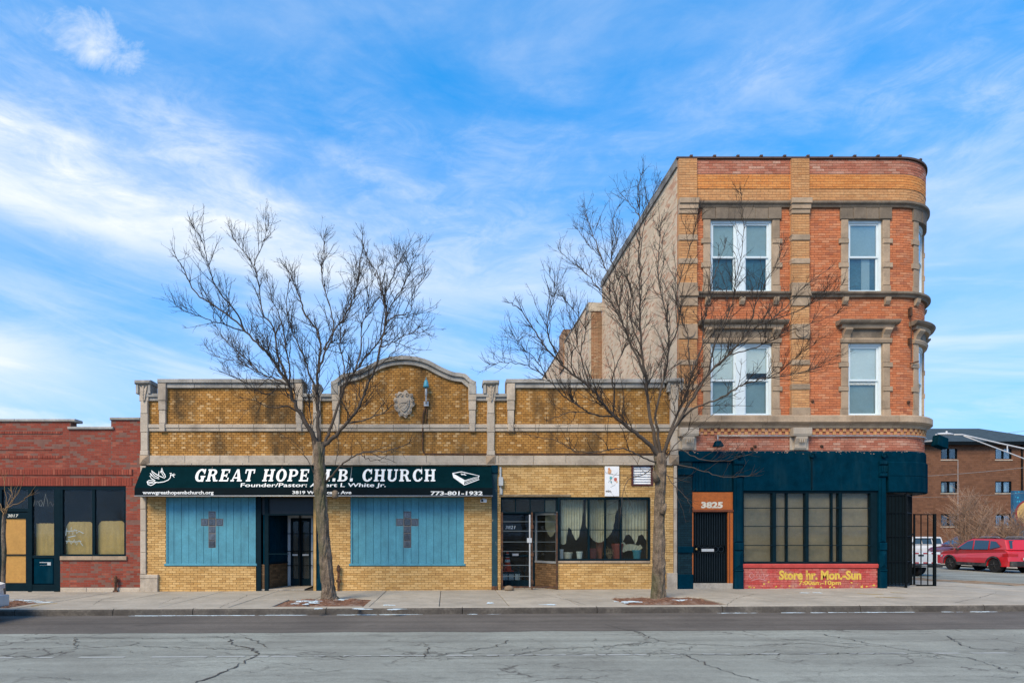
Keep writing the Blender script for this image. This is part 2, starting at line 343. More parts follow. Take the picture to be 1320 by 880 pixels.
# ------------------------------------------------------------------ brick laying
def subtract(iv, a, b):
    o = []
    for p, q in iv:
        if b <= p or a >= q: o.append((p, q)); continue
        if a > p: o.append((p, a))
        if b < q: o.append((b, q))
    return o
def lay(mb, path, u0, u1, z0, z1, holes=(), ch=.068, bl=.21, jt=.011, d=0., seed=1, clip=None, rel=.009, hi=.04, flem=False):
    rg = random.Random(seed); i0 = math.floor(z0 / ch); i1 = math.ceil(z1 / ch)
    for i in range(i0, i1):
        za, zb = max(z0, i * ch), min(z1, (i + 1) * ch)
        if zb - za < .0005: continue
        zm = (za + zb) / 2
        iv = [(u0, u1)] if clip is None else clip(zm)
        for a, b, c, e in holes:
            if c < zm < e: iv = subtract(iv, a, b)
        for a, b in iv:
            us = path.segs(a, b)
            for p, q in zip(us[:-1], us[1:]):
                x0, y0 = path.pt(p, d - rel); x1, y1 = path.pt(q, d - rel)
                mb.add([(x0, y0, za), (x1, y1, za), (x1, y1, zb), (x0, y0, zb)], [(0, 1, 2, 3)], 1)
            if zb - za < .02: continue
            k = math.floor(a / bl) - 1; off = (i % 2) * bl / 2
            while k * bl + off < b:
                p, q = max(a, k * bl + off) + jt / 2, min(b, (k + 1) * bl + off) - jt / 2; k += 1
                if q - p < .03: continue
                dd = d + rg.uniform(-.002, .002) + (rg.uniform(-.003, .003) if rg.random() < hi else 0); rr = rg.random(); h = jt / 2
                if flem: rr = (rg.uniform(.72, 1) if rg.random() < .5 else rr) if (k + i) % 2 else rr * .8
                A0, A1 = path.pt(p, d - rel), path.pt(q, d - rel); B0, B1 = path.pt(p, dd), path.pt(q, dd)
                a0, a1 = za + h, zb - h
                mb.add([(*A0, a0), (*A1, a0), (*A1, a1), (*A0, a1), (*B0, a0), (*B1, a0), (*B1, a1), (*B0, a1)],
                       [(4, 5, 6, 7), (0, 1, 5, 4), (1, 2, 6, 5), (2, 3, 7, 6), (3, 0, 4, 7)], 0, rr)
    return mb
def brickwork(parent, mats, path, u0, u1, z0, z1, name='brickwork', **k):
    return lay(MB(), path, u0, u1, z0, z1, **k).build(name, mats, parent, kind='stuff')
def soldier(mb, path, u0, u1, z0, z1, wd=.075, jt=.011, d=.0, seed=3, m=0):
    rg = random.Random(seed); u = u0
    mb.ubox(path, u0, u1, z0, z1, d - .03, d - .009, 1)
    while u < u1 - .02:
        mb.ubox(path, u + jt / 2, min(u + wd, u1) - jt / 2, z0 + .004, z1 - .004, d - .02, d + rg.uniform(-.002, .003), m, rg.random()); u += wd
    return mb
def stones(name, parent, mat, path, u0, u1, prof, step=1., seed=0, gap=.005):
    rg = random.Random(seed); u = u0; n = max(1, round((u1 - u0) / step)); L = (u1 - u0) / n
    cuts = [u0] + [u0 + L * (i + rg.uniform(-.08, .08)) for i in range(1, n)] + [u1]
    for a, b in zip(cuts[:-1], cuts[1:]): MB().sweep(path, a + gap / 2, b - gap / 2, prof).build(name, mat, parent, bevel=.006)
def bar(mb, x0, x1, z0, z1, y0, y1, m=0): return mb.box(x0, x1, y0, y1, z0, z1, m)
# ------------------------------------------------------------------ lettering
def textpts(txt, bold=0.0):
    c = bpy.data.curves.new('t', 'FONT'); c.body = txt; c.offset = bold; c.resolution_u = 3
    o = bpy.data.objects.new('t', c); COL.objects.link(o); bpy.context.view_layer.update()
    dg = bpy.context.evaluated_depsgraph_get(); me = bpy.data.meshes.new_from_object(o.evaluated_get(dg))
    V = [(v.co.x, v.co.y) for v in me.vertices]; Fs = [list(p.vertices) for p in me.polygons]
    bpy.data.objects.remove(o); bpy.data.curves.remove(c); bpy.data.meshes.remove(me); return V, Fs
def lettering(name, txt, x0, x1, y0, y1, mp, mat, parent, bold=.02, slant=0, label=None):   # y0 = top row, y1 = bottom row
    V, Fs = textpts(txt, bold); xa, xb = min(v[0] for v in V), max(v[0] for v in V); ya, yb = min(v[1] for v in V), max(v[1] for v in V)
    mb = MB(); P = []
    for x, y in V:
        t = (y - ya) / (yb - ya); P.append(mp(x0 + (x - xa) / (xb - xa) * (x1 - x0) + slant * t, y1 - t * (y1 - y0)))
    mb.add(P, Fs); return mb.build(name, mat, parent, label=label)
# slab-serif capitals: lists of convex pieces in a unit box (0..w, 0..1)
def slab_glyph(ch):
    S, H = .27, .12            # stem width, serif height
    P = []
    rc = lambda a, b, c, d: P.append([(a, c), (b, c), (b, d), (a, d)])
    def arc(cx, cy, rx, ry, a0, a1, tx, ty, n=10):
        for i in range(n):
            p, q = R(a0 + (a1 - a0) * i / n), R(a0 + (a1 - a0) * (i + 1) / n)
            P.append([(cx + rx * math.cos(p), cy + ry * math.sin(p)), (cx + rx * math.cos(q), cy + ry * math.sin(q)),
                      (cx + (rx - tx) * math.cos(q), cy + (ry - ty) * math.sin(q)), (cx + (rx - tx) * math.cos(p), cy + (ry - ty) * math.sin(p))])
    def stem(x): rc(x, x + S, 0, 1); rc(x - .1, x + S + .1, 0, H); rc(x - .1, x + S + .1, 1 - H, 1)
    w = 1.0
    if ch == 'H': stem(.1); stem(.75); rc(.3, .8, .43, .56); w = 1.15
    elif ch == 'E': stem(.1); rc(.3, .9, 0, H); rc(.3, .88, 1 - H, 1); rc(.35, .7, .43, .56); rc(.8, .92, 0, .32); rc(.78, .9, .7, 1); rc(.62, .72, .34, .66); w = 1.0
    elif ch == 'T': stem(.36); rc(.02, 1., 1 - H, 1); rc(.02, .14, .66, 1); rc(.88, 1., .66, 1); w = 1.05
    elif ch in 'PRB':
        stem(.1)
        if ch == 'P': arc(.55, .70, .42, .30, -90, 90, .26, .13); rc(.35, .56, 1 - H, 1); rc(.35, .56, .40, .52); w = 1.0
        if ch == 'R': arc(.55, .73, .40, .27, -90, 90, .26, .12); rc(.35, .56, 1 - H, 1); rc(.35, .56, .46, .58); P.append([(.52, .5), (.78, .5), (1.06, 0), (.76, 0)]); rc(.76, 1.18, 0, H); w = 1.18
        if ch == 'B': arc(.55, .75, .38, .25, -90, 90, .26, .12); arc(.55, .27, .44, .27, -90, 90, .28, .12); rc(.35, .56, 1 - H, 1); rc(.35, .56, 0, H); rc(.35, .56, .46, .58); w = 1.05
    elif ch == 'A':
        P.append([(.08, 0), (.22, 0), (.56, 1), (.44, 1)]); P.append([(.44, 1), (.66, 1), (1.06, 0), (.74, 0)]); rc(.3, .85, .24, .36); rc(0, .36, 0, H); rc(.66, 1.16, 0, H); w = 1.16
    elif ch == 'O': arc(.55, .5, .53, .53, 0, 360, .30, .14, 22); w = 1.1
    elif ch in 'CG':
        arc(.55, .5, .53, .53, 40, 320, .30, .14, 18); rc(.84, .96, .62, 1.02)
        if ch == 'G': rc(.66, .96, -.02, .46); rc(.56, 1.06, .36, .47)
        else: P.append([(.86, .16), (1.0, .2), (1.0, .34), (.9, .34)])
        w = 1.06
    elif ch == 'U': rc(.1, .40, .28, 1); rc(.84, .98, .28, 1); rc(0, .5, 1 - H, 1); rc(.7, 1.1, 1 - H, 1); arc(.54, .3, .44, .32, 180, 360, .24, .15); w = 1.12
    elif ch == 'M': stem(.9); rc(.1, .24, 0, 1); rc(0, .36, 0, H); rc(0, .3, 1 - H, 1); P.append([(.12, 1), (.4, 1), (.72, .1), (.6, .1)]); P.append([(.6, .1), (.72, .1), (.98, 1), (.9, 1)]); w = 1.35
    elif ch == '.': rc(.05, .33, 0, .26); w = .4
    else: w = .55
    return P, w
# ------------------------------------------------------------------ the setting: road, kerb, pavement
KD = 13.62                                             # distance of the kerb face from the camera
ky = KD - CD
def roadmat(name, base, stain, crack):
    m = bpy.data.materials.new(name); m.use_nodes = True; t = m.node_tree; t.nodes.clear(); N = NT(t)
    out = N.n('OutputMaterial'); bs = N.n('BsdfPrincipled'); t.links.new(bs.outputs[0], out.inputs[0]); co = N.n('TexCoord').outputs['Object']
    g3 = lambda v: (v, v, v)
    c = N.mix(N.ramp(N.noise(co, .45, 7, .62, .4), [(.38, g3(0)), (.66, g3(1))]), tuple(base) + (1,), tuple(stain) + (1,))
    wear = N.noise(N.mapping(co, (.05, 2.6, 1)), 1.0, 6, .6)                # tyre and sweep bands run along the street
    c = N.mix(1.0, c, N.ramp(wear, [(.3, g3(.76)), (.7, g3(1.12))]), 'MULTIPLY')
    c = N.mix(1.0, c, N.ramp(N.noise(co, 45, 5, .75), [(.25, g3(.72)), (.75, g3(1.22))]), 'MULTIPLY')
    c = N.mix(1.0, c, N.ramp(N.noise(co, 9, 5, .7), [(.3, g3(.88)), (.7, g3(1.08))]), 'MULTIPLY')
    oil = N.ramp(N.noise(N.mapping(co, (.9, 1.6, 1), (5, 2, 0)), 1.1, 4, .5), [(.66, g3(1)), (.74, g3(.72))])
    c = N.mix(1.0, c, oil, 'MULTIPLY')
    dw = N.n('VectorMath', operation='ADD'); t.links.new(co, dw.inputs[0]); nz = N.n('TexNoise'); nz.inputs['Scale'].default_value = 2.2; nz.inputs['Detail'].default_value = 6
    t.links.new(co, nz.inputs['Vector']); sc = N.n('VectorMath', operation='SCALE'); t.links.new(nz.outputs['Color'], sc.inputs[0]); sc.inputs['Scale'].default_value = .55; t.links.new(sc.outputs[0], dw.inputs[1])
    vo = N.n('TexVoronoi', feature='DISTANCE_TO_EDGE'); vo.inputs['Scale'].default_value = 1.15; t.links.new(N.mapping(dw.outputs[0], (.55, 1.5, 1)).node.outputs[0], vo.inputs['Vector'])
    ln_ = N.ramp(vo.outputs['Distance'], [(.0, g3(1)), (.010, g3(.6)), (.022, g3(0))]); msk = N.ramp(N.noise(co, .38, 5, .6), [(.46, g3(0)), (.60, g3(1))])
    c = N.mix(N.math('MULTIPLY', N.math('MULTIPLY', ln_, msk), crack), c, (.075, .07, .062, 1))
    N.put(bs.inputs['Base Color'], c); bs.inputs['Roughness'].default_value = .93; bs.inputs['Specular IOR Level'].default_value = .2
    bm_ = N.n('Bump'); bm_.inputs['Strength'].default_value = .6; bm_.inputs['Distance'].default_value = .008; N.put(bm_.inputs['Height'], N.noise(co, 70, 4, .7)); t.links.new(bm_.outputs[0], bs.inputs['Normal'])
    return m
ASPH = roadmat('pale_worn_asphalt', (.305, .322, .280), (.228, .236, .205), .9); ASPD = roadmat('dark_asphalt', (.152, .138, .120), (.112, .102, .090), .4)
CRK = pm('crack_filler', (.075, .07, .062), .85, .2, 8)
SLAB = pm('pavement_concrete', (.37, .34, .28), .92, .16, 1.9, 8, bump=.35, bscale=70, objr=.08, dirt=(.27, .25, .205), dirts=1.1, dirtr=(.45, .75))
KERB = pm('sooty_kerb_concrete', (.095, .086, .073), .92, .5, 2.2, 8, bump=.4, bscale=60, objr=.1, dirt=(.055, .05, .045), dirts=1.8, dirtr=(.42, .66))
DIRT = pm('bare_soil', (.16, .105, .07), 1, .35, 2, 8, bump=.8, bscale=30, dirt=(.10, .065, .045), dirts=2.5)
SNOW = pm('thin_snow', (.56, .68, .74), .8, .08, 6, bump=.6, bscale=30)
def sheet(xs, ys, zf, mb=None):
    mb = mb or MB(); n = len(ys)
    mb.add([(x, y, zf(x, y)) for x in xs for y in ys], [(i * n + j, (i + 1) * n + j, (i + 1) * n + j + 1, i * n + j + 1) for i in range(len(xs) - 1) for j in range(n - 1)]); return mb
struct(MB().add([(-3000, -3000, -.6), (3000, -3000, -.6), (3000, 3000, -.6), (-3000, 3000, -.6)], [(0, 1, 2, 3)]), 'ground', pm('far_ground', (.12, .11, .09), 1, .3, .05))
RX = [-60, -40, -20, -12, -4, 4, 12, 15, 20, 40, 70]
rz_ = lambda x, y: gz(x) - .15
road = struct(sheet(RX, [-30, -22, -14, ky + .05], rz_), 'road', ASPH)
mb = MB(); n = 420; pts = []
for i in range(n + 1):
    x = -60 + 130 * i / n; e = .09 * pnoise(Vector((x * .8, 1, 7))) + .035 * pnoise(Vector((x * 5, 2, 7))); pts += [(x, 11.13 - CD + e, gz(x) - .146), (x, ky + .04, gz(x) - .146)]
struct(mb.add(pts, [(2 * i, 2 * i + 2, 2 * i + 3, 2 * i + 1) for i in range(n)]), 'parking_lane', ASPD)
# faint worn lane line
rg = random.Random(5); mb = MB(); x = -20
while x < 26:
    l = rg.uniform(.15, .9); y = 8.92 - CD; mb.add([(x, y - .05, gz(x) - .1455), (x + l, y - .05, gz(x + l) - .1455), (x + l, y + .05, gz(x + l) - .1455), (x, y + .05, gz(x) - .1455)], [(0, 1, 2, 3)]); x += l + rg.uniform(.02, .4)
par(mb.build('lane_line', pm('worn_white_paint', (.325, .34, .315), .9, .12, 5), kind='stuff'), road)
def groundpt(px, py, h=-.15):
    D = F * (EYE - h) / (py - HYP)
    for _ in range(4): X = dx(px, D); D = F * (EYE - (gz(X) + h)) / (py - HYP)
    return X, D - CD
cracks = [[(250, 879), (290, 865), (310, 856), (334, 842), (325, 835), (300, 830), (297, 823)], [(334, 842), (400, 845), (530, 845), (660, 844), (730, 843), (800, 841)],
          [(0, 843), (45, 847), (65, 842), (100, 835), (170, 831), (182, 826)], [(20, 822), (110, 821), (200, 822), (310, 820), (330, 825), (345, 834)],
          [(780, 804), (825, 815), (850, 825), (885, 829), (960, 832)], [(880, 842), (910, 856), (945, 867), (990, 879)], [(960, 832), (1040, 828), (1100, 834)],
          [(1050, 815), (1090, 822), (1140, 832), (1190, 840), (1250, 847), (1312, 867)], [(545, 846), (552, 833), (545, 828)], [(100, 835), (95, 822)], [(660, 844), (700, 836), (780, 832), (850, 826)],
          [(800, 841), (900, 843), (1050, 842), (1200, 841)], [(1220, 818), (1240, 830), (1260, 836), (1320, 838)], [(170, 831), (230, 834), (330, 836)], [(560, 845), (640, 832), (655, 824)], [(1000, 822), (1060, 826), (1140, 832)]]
for k in range(26):
    a, b = rg.uniform(690, 890), rg.uniform(826, 845); cracks.append([(a, b), (a + rg.uniform(-16, 16), b + rg.uniform(-5, 5)), (a + rg.uniform(-45, 45), b + rg.uniform(-7, 7))])
for k in range(60):
    a, b = rg.uniform(0, 1320), rg.uniform(819, 874); cracks.append([(a, b), (a + rg.uniform(5, 22), b + rg.uniform(-2, 2)), (a + rg.uniform(24, 60), b + rg.uniform(-4, 4))])
for k, c in enumerate(cracks):
    P = [groundpt(min(max(a, -30), 1350), b, -.141) for a, b in c]; Q = []
    for (a, b), (e, f) in zip(P[:-1], P[1:]):
        n = max(2, int(math.hypot(e - a, f - b) / .07))
        for i in range(n):
            t = i / n; j = .028; Q.append((a + (e - a) * t + rg.gauss(0, j), b + (f - b) * t + rg.gauss(0, j)))
    Q.append(P[-1]); base = (.042 if k == 0 else .026) if k < 16 else .011
    wd = [max(.004, base * rg.uniform(.25, 1.0)) for _ in Q]; wd[0] = wd[-1] = .004
    zz = -.142 + .0002 * (k % 20)
    par(MB().stroke(lambda a, b: (a, b, gz(a) + zz), Q, wd).build('crack', CRK, kind='stuff'), road)
# kerb stones
kerb = struct(sheet([-40, -20, 15, 18.6], [ky + .03, ky + .2], lambda x, y: gz(x) - .03), 'kerb', KERB)
kj = [-40, -34, -28, -22, -16] + [dx(p, KD) for p in (18, 145, 248, 420, 596, 770, 932, 1110, 1270)] + [16.4, 18.6]
for a, b in zip(kj[:-1], kj[1:]):
    a, b = a + .008, b - .008; pr = [(ky + rg.uniform(-.004, .004), -.25), (ky + .015, -.045), (ky + .04, -.008), (ky + .06, .002), (ky + .215, .002), (ky + .215, -.25)]
    par(MB().add([(x, y, z + gz(x)) for x in (a, b) for y, z in pr], [tuple(range(6)), tuple(range(6, 12))[::-1]] + [(i, i + 6, (i + 1) % 6 + 6, (i + 1) % 6) for i in (0, 1, 4, 5)]).add([(x, y, z + gz(x)) for x in (a, b) for y, z in pr], [(i, i + 6, i + 7, i + 1) for i in (2, 3)], 1).build('kerb_stone', [KERB, SLAB], bevel=.0), kerb)
# pavement slabs; two tree pits are left open
yb, ym, yf = .6, 15.58 - CD, ky + .222
sidewalk = struct(sheet([-40, -20, 15, 18.6], [yf - .001, yb], lambda x, y: gz(x) - .03), 'sidewalk', pm('joint_grit', (.13, .12, .10), 1, .3, 4))
pits = [(dx(424, 15.35), 1.05), (dx(848, 15.3), 1.15), (dx(14, 15.3), .9)]
PY0, PY1 = yf + .12, ym + .22
xs = []; x = -38.55
while x < 18.5: xs.append(x); x += 1.6
xs.append(18.6)
def slab(x0, x1, y0, y1):
    if x1 - x0 < .05 or y1 - y0 < .05: return
    g = .007; t = rg.uniform(-.004, .003)
    ext = rg.uniform(-.003, .003)
    P = [(x0 + g, y0 + g, 0), (x1 - g, y0 + g, 0), (x1 - g, y1 - g, 0), (x0 + g, y1 - g, 0)]; c = .01
    top = [(x0 + g + c, y0 + g + c), (x1 - g - c, y0 + g + c), (x1 - g - c, y1 - g - c), (x0 + g + c, y1 - g - c)]
    pts = [(a, b, gz(a) - .06) for a, b, _ in P] + [(a, b, gz(a) - .008 + t) for a, b, _ in P] + [(a, b, gz(a) + t + ext * (1 if a > x0 + .5 else -1)) for a, b in top]
    fs = [(a + i, a + (i + 1) % 4, a + 4 + (i + 1) % 4, a + 4 + i) for a in (0, 4) for i in range(4)] + [(8, 9, 10, 11)]
    par(MB().add(pts, fs).build('paving_slab', SLAB), sidewalk)
for a, b in zip(xs[:-1], xs[1:]):
    slab(a, b, ym, yb)
    iv = [(a, b)]
    for c, hw in pits: iv = subtract(iv, c - hw, c + hw)
    for p, q in iv: slab(p, q, yf, ym)
for c, hw in pits: slab(c - hw, c + hw, yf, PY0)
MULCH = pm('reddish_mulch', (.15, .075, .045), 1, .45, 9, 8, bump=1, bscale=50, dirt=(.25, .19, .15), dirts=3, dirtr=(.5, .7))
for c, hw in pits:
    n = 22; xs_ = [c - hw + 2 * hw * i / n for i in range(n + 1)]; m_ = 9; ys_ = [PY0 + (ym - PY0) * j / m_ for j in range(m_ + 1)]
    def zf(x, y):
        e = min(1, 3 * min(x - c + hw, c + hw - x) / hw, 3 * min(y - PY0, ym - y) / .9)
        return gz(x) - .025 + .075 * max(0, e) * (.55 + .9 * pnoise(Vector((x * 3, y * 3, 1)))) + .03 * pnoise(Vector((x * 14, y * 14, 2)))
    p = sheet(xs_, ys_, zf).build('tree_pit', MULCH, smooth=False); p['kind'] = 'structure'
    mb = MB()
    for k in range(260):
        x, y = rg.uniform(c - hw + .05, c + hw - .05), rg.uniform(PY0 + .04, ym - .04); s = rg.uniform(.012, .035); a = rg.uniform(0, 3.14); z = zf(x, y) + .006
        ca, sa = math.cos(a) * s, math.sin(a) * s; mb.add([(x - ca, y - sa, z), (x + sa * .4, y - ca * .4, z + .01), (x + ca, y + sa, z + .006), (x - sa * .4, y + ca * .4, z)], [(0, 1, 2, 3)])
    q = mb.build('wood_chips', pm('wood_chip', (.24, .14, .09), 1, .3, 7), kind='stuff'); par(q, p)
# thin snow: along the gutter and round the trees
mb = MB()
def snowpatch(x, y, z, lx, ly):
    n = 26; pts = []
    for i in range(n):
        a = 2 * math.pi * i / n; k = max(.25, 1 + 1.1 * pnoise(Vector((x * 3 + math.cos(a) * 1.6, y * 3 + math.sin(a) * 1.6, 3))) + .4 * pnoise(Vector((x * 9 + math.cos(a) * 4, y * 9 + math.sin(a) * 4, 5)))); pts.append((x + lx * k * math.cos(a), y + ly * k * math.sin(a)))
    h = .003 + .006 * rg.random(); mb.slab(pts, z, z + h)
for a, b, den in ((62, 125, .5), (118, 392, 1.0), (404, 535, .85), (540, 660, .25), (930, 1060, .5), (1070, 1195, 1.0), (1200, 1300, .9), (1300, 1340, .4)):
    xx = dx(a, KD); xe = dx(b, KD)
    while xx < xe:
        if rg.random() < den * .9 and pnoise(Vector((xx * .9, 3.3, 1))) > -.3: snowpatch(xx, ky - .04 + rg.uniform(-.02, .02), gz(xx) - .149, rg.uniform(.06, .19), rg.uniform(.012, .04))
        xx += .12
for px, py, n, sx, sy in ((395, 776, 16, 10, 3.2), (385, 778, 5, 10, 1.5), (440, 773, 6, 16, .8), (690 + 120, 776, 12, 14, 1.6), (870, 774, 6, 16, .8), (30, 774, 10, 16, .8), (52, 776, 5, 10, .6), (500, 780, 4, 6, .5), (632, 777, 3, 3, .8), (668 + 40, 779, 3, 5, .6), (1050, 764, 3, 10, .4), (480, 785, 6, 60, .4)):
    for k in range(n):
        X, Y = groundpt(px + rg.gauss(0, sx * .6), py + rg.gauss(0, sy * .6), .0); snowpatch(X, min(Y, -.3), gz(X) + (.012 if any(abs(X - c_) < h_ for c_, h_ in pits) else .0045) + .0004 * k, rg.uniform(.04, .15), rg.uniform(.02, .07))
sn = mb.build('snow', SNOW, kind='stuff'); tag(sn, 'thin patches of old snow along the gutter and round the tree pits', 'snow')
# utility marks sprayed on the pavement
YP = pm('yellow_marking_paint', (.5, .33, .05), .9, .3, 8)
for pts in ([(40, 781), (50, 779), (58, 778), (74, 777)], [(1105, 764), (1125, 765.5), (1140, 765)], [(1128, 768.5), (1150, 769.5), (1166, 770)], [(1148, 763), (1170, 764)], [(455, 784), (463, 783)]):
    P = [groundpt(a, b, .006) for a, b in pts]
    par(MB().stroke(lambda a, b: (a, b, gz(a) + .0065), P, [.03 + .05 * rg.random() for _ in P]).build('paint_mark', YP), sidewalk)
for pts in ([(205, 778), (214, 775), (224, 771), (236, 768)], [(282, 783), (292, 778), (306, 773), (322, 765)], [(120, 779), (131, 772), (150, 768)], [(700, 765), (716, 769), (735, 773), (760, 780)], [(935, 782), (942, 775), (950, 770), (975, 764)], [(540, 771), (552, 770.6), (566, 771.2)], [(1000, 770), (1040, 771), (1080, 768)], [(1230, 776), (1262, 770), (1290, 762)], [(585, 776), (612, 777)], [(20, 770), (44, 768), (70, 769)]):
    P = [groundpt(a, b, .006) for a, b in pts]; Q = []
    for (a, b), (e, f) in zip(P[:-1], P[1:]):
        for i in range(8): Q.append((a + (e - a) * i / 8 + rg.gauss(0, .012), b + (f - b) * i / 8 + rg.gauss(0, .02)))
    par(MB().stroke(lambda a, b: (a, b, gz(a) + .0045), Q, [rg.uniform(.004, .016) for _ in Q]).build('pavement_crack', CRK), sidewalk)
# side street, verge and the lot behind
vz = lambda x, y: gz(x) + .02 - .24 * min(1, max(0, (y - 1) / 8))
struct(sheet([18.6, 22, 26, 31], [ky - .5, -2, 2, 6, 12, 20, 40, 90], lambda x, y: -.035 - .19 * min(1, max(0, (y + 2) / 8)) - (.0 if x < 30 else .0)), 'side_street', ASPH)
struct(sheet([15.0, 16.0, 17.2], [.6, 2, 5, 9, 14, 40, 90], lambda x, y: vz(x, y) - .02), 'side_pavement', SLAB)
mb = sheet([17.2 + .2 * i for i in range(8)], [.6 + .4 * j for j in range(45)] + [30, 90], lambda x, y: vz(x, y) - .01 + .05 * pnoise(Vector((x * 2, y * 2, 5))) + .02 * pnoise(Vector((x * 9, y * 9, 5))))
struct(mb, 'verge', pm('dry_verge', (.21, .145, .085), 1, .35, 2.5, 8, bump=1, bscale=25, dirt=(.33, .26, .18), dirts=2))
struct(sheet([31, 45, 90], [ky, 10, 41, 90], lambda x, y: -.14), 'parking_lot', ASPD)
struct(sheet([31, 31.15, 33], [6, 20, 60], lambda x, y: -.06 if x > 31.1 else -.14), 'far_pavement', SLAB)

# ------------------------------------------------------------------ yellow brick storefront building
def pst(name, parent, mat, x0, y0, x1, y1, d, back=.02, c=.012): return MB().block(FRONT, fx(x0), fx(x1), fz(y1), fz(y0), -back, d, c).build(name, mat, parent)
def run(name, parent, mat, x0, x1, y0, y1, d, step=42, back=.02, seed=0):
    r_ = random.Random(seed); n = max(1, round((x1 - x0) / step)); cs = [x0] + [x0 + (x1 - x0) * (i + r_.uniform(-.1, .1)) / n for i in range(1, n)] + [x1]
    for a, b in zip(cs[:-1], cs[1:]): pst(name, parent, mat, a + .12, y0, b - .12, y1, d + r_.uniform(-.002, .002), back)
CH = thing('storefront_building', 'long low yellow brick storefront building with stone trimmed curved gable', 'building', (fx(520), 0, 0))
GAB = [(428, 493), (434, 490), (440, 484), (448, 482), (458, 480.5), (473, 473.5), (489, 465), (505, 461), (521, 459.5), (537, 461), (553, 465.5), (568, 474), (584, 481), (595, 482), (601, 483.5), (607, 490), (613, 493)]
def gabz(px):
    for (a, b), (c, d) in zip(GAB[:-1], GAB[1:]):
        if a <= px <= c: return b + (d - b) * (px - a) / (c - a)
    return None
# solid parapet behind the brick face
outl = [(182, 600), (872, 600), (872, 492), (652, 492), (652, 510), (613, 510)] + [(a, b + 2) for a, b in GAB[::-1]] + [(428, 510), (393, 510), (393, 492), (206, 492), (206, 508), (182, 508)]
MB().prism([(fx(a), fz(b)) for a, b in outl], .012, .30).build('parapet_wall', pm('parapet_back', (.2, .15, .1)), CH, fix=True)
z0c, zr = -.15, fz(560)
mb = MB(); mb.box(fx(181), fx(182.5), .012, 26, z0c, zr); mb.box(fx(871), fx(872.4), .012, 26, z0c, zr); mb.box(fx(182.5), fx(871), 25.8, 26, z0c, zr)
mb.build('outer_wall', MOY, CH); MB().box(fx(182.5), fx(871), .3, 25.8, zr, zr + .12).build('roof', ROOF, CH)
mb = MB(); mb.box(fx(183), fx(870.5), 6, 6.1, 0, zr - .01); mb.box(fx(638), fx(641), .3, 6, 0, zr - .01); mb.box(fx(183), fx(870.5), .05, 6, .0, .03); mb.box(fx(183), fx(870.5), .31, 6, fz(628), fz(627)); mb.build('interior_wall', INT, CH)
holesG = [(fx(214), fx(330), fz(727), fz(640)), (fx(330), fx(411), -1, fz(640)), (fx(452), fx(598), fz(727), fz(640)), (fx(634), fx(641), -1, fz(598)), (fx(645.5), fx(719), -1, fz(640)),
          (fx(719), fx(838), fz(724), fz(641)), (fx(814), fx(841.5), fz(626), fz(598)), (fx(408), fx(420), -1, fz(640))]
brickwork(CH, [YB, MOY], FRONT, fx(189), fx(868), z0c, fz(597), holes=holesG, seed=11)
brickwork(CH, [YBU, MOD], FRONT, fx(190), fx(866), fz(588), fz(556), seed=12, rel=.011, bl=.135, flem=True)
def gclip(zm):
    py = HYP - (zm - EYE) * F / CD; o = []
    for a, b, top in ((190, 206, 512), (206, 389, 497), (389, 430, 514), (612, 656, 514), (656, 866, 497)):
        if py > top: o.append((fx(a), fx(b)))
    xs_ = [p for p in range(430, 613) if gabz(p) + 6 < py]
    if xs_: o.append((fx(xs_[0]), fx(xs_[-1] + 1)))
    return o
brickwork(CH, [YBU, MOD], FRONT, 0, 1, fz(548), fz(462), clip=gclip, seed=13, rel=.011, bl=.135, flem=True)
# stone bands and trim
run('band_stone', CH, ST, 190, 868, 547, 552, .07, 44, seed=1); run('band_stone', CH, ST, 190, 868, 552, 556, .045, 44, seed=1)
run('band_stone', CH, ST, 190, 868, 587, 597, .05, 46, seed=2); run('fillet_stone', CH, ST, 190, 868, 597, 599.5, .07, 60, seed=3)
for a, b in ((205, 391), (652, 858)):
    run('coping_stone', CH, STG, a, b, 489.5, 494.5, .13, 48, back=.32, seed=a); run('coping_stone', CH, STG, a + 2, b - 2, 494.5, 500.5, .07, 48, back=.01, seed=a)
for a, b in ((189, 207), (391, 430), (611, 654)):
    run('coping_stone', CH, STG, a, b, 508, 512.5, .11, 22, back=.32, seed=a); run('coping_stone', CH, STG, a, b, 512.5, 517, .06, 22, seed=a)
for a in (205.5, 381, 428.5, 603.5, 653):              # little piers beside the notches
    top = 490.2 if a not in (428.5, 603.5) else 494
    pst('pier_stone', CH, ST, a, top + 4.5, a + 10.5, 517, .115); pst('pier_stone', CH, ST, a + .4, 517, a + 10, 529, .10); pst('pier_stone', CH, ST, a + 1, 529, a + 9.4, 546, .085); pst('pier_stone', CH, ST, a + 1.6, 546, a + 8.8, 556.5, .10)
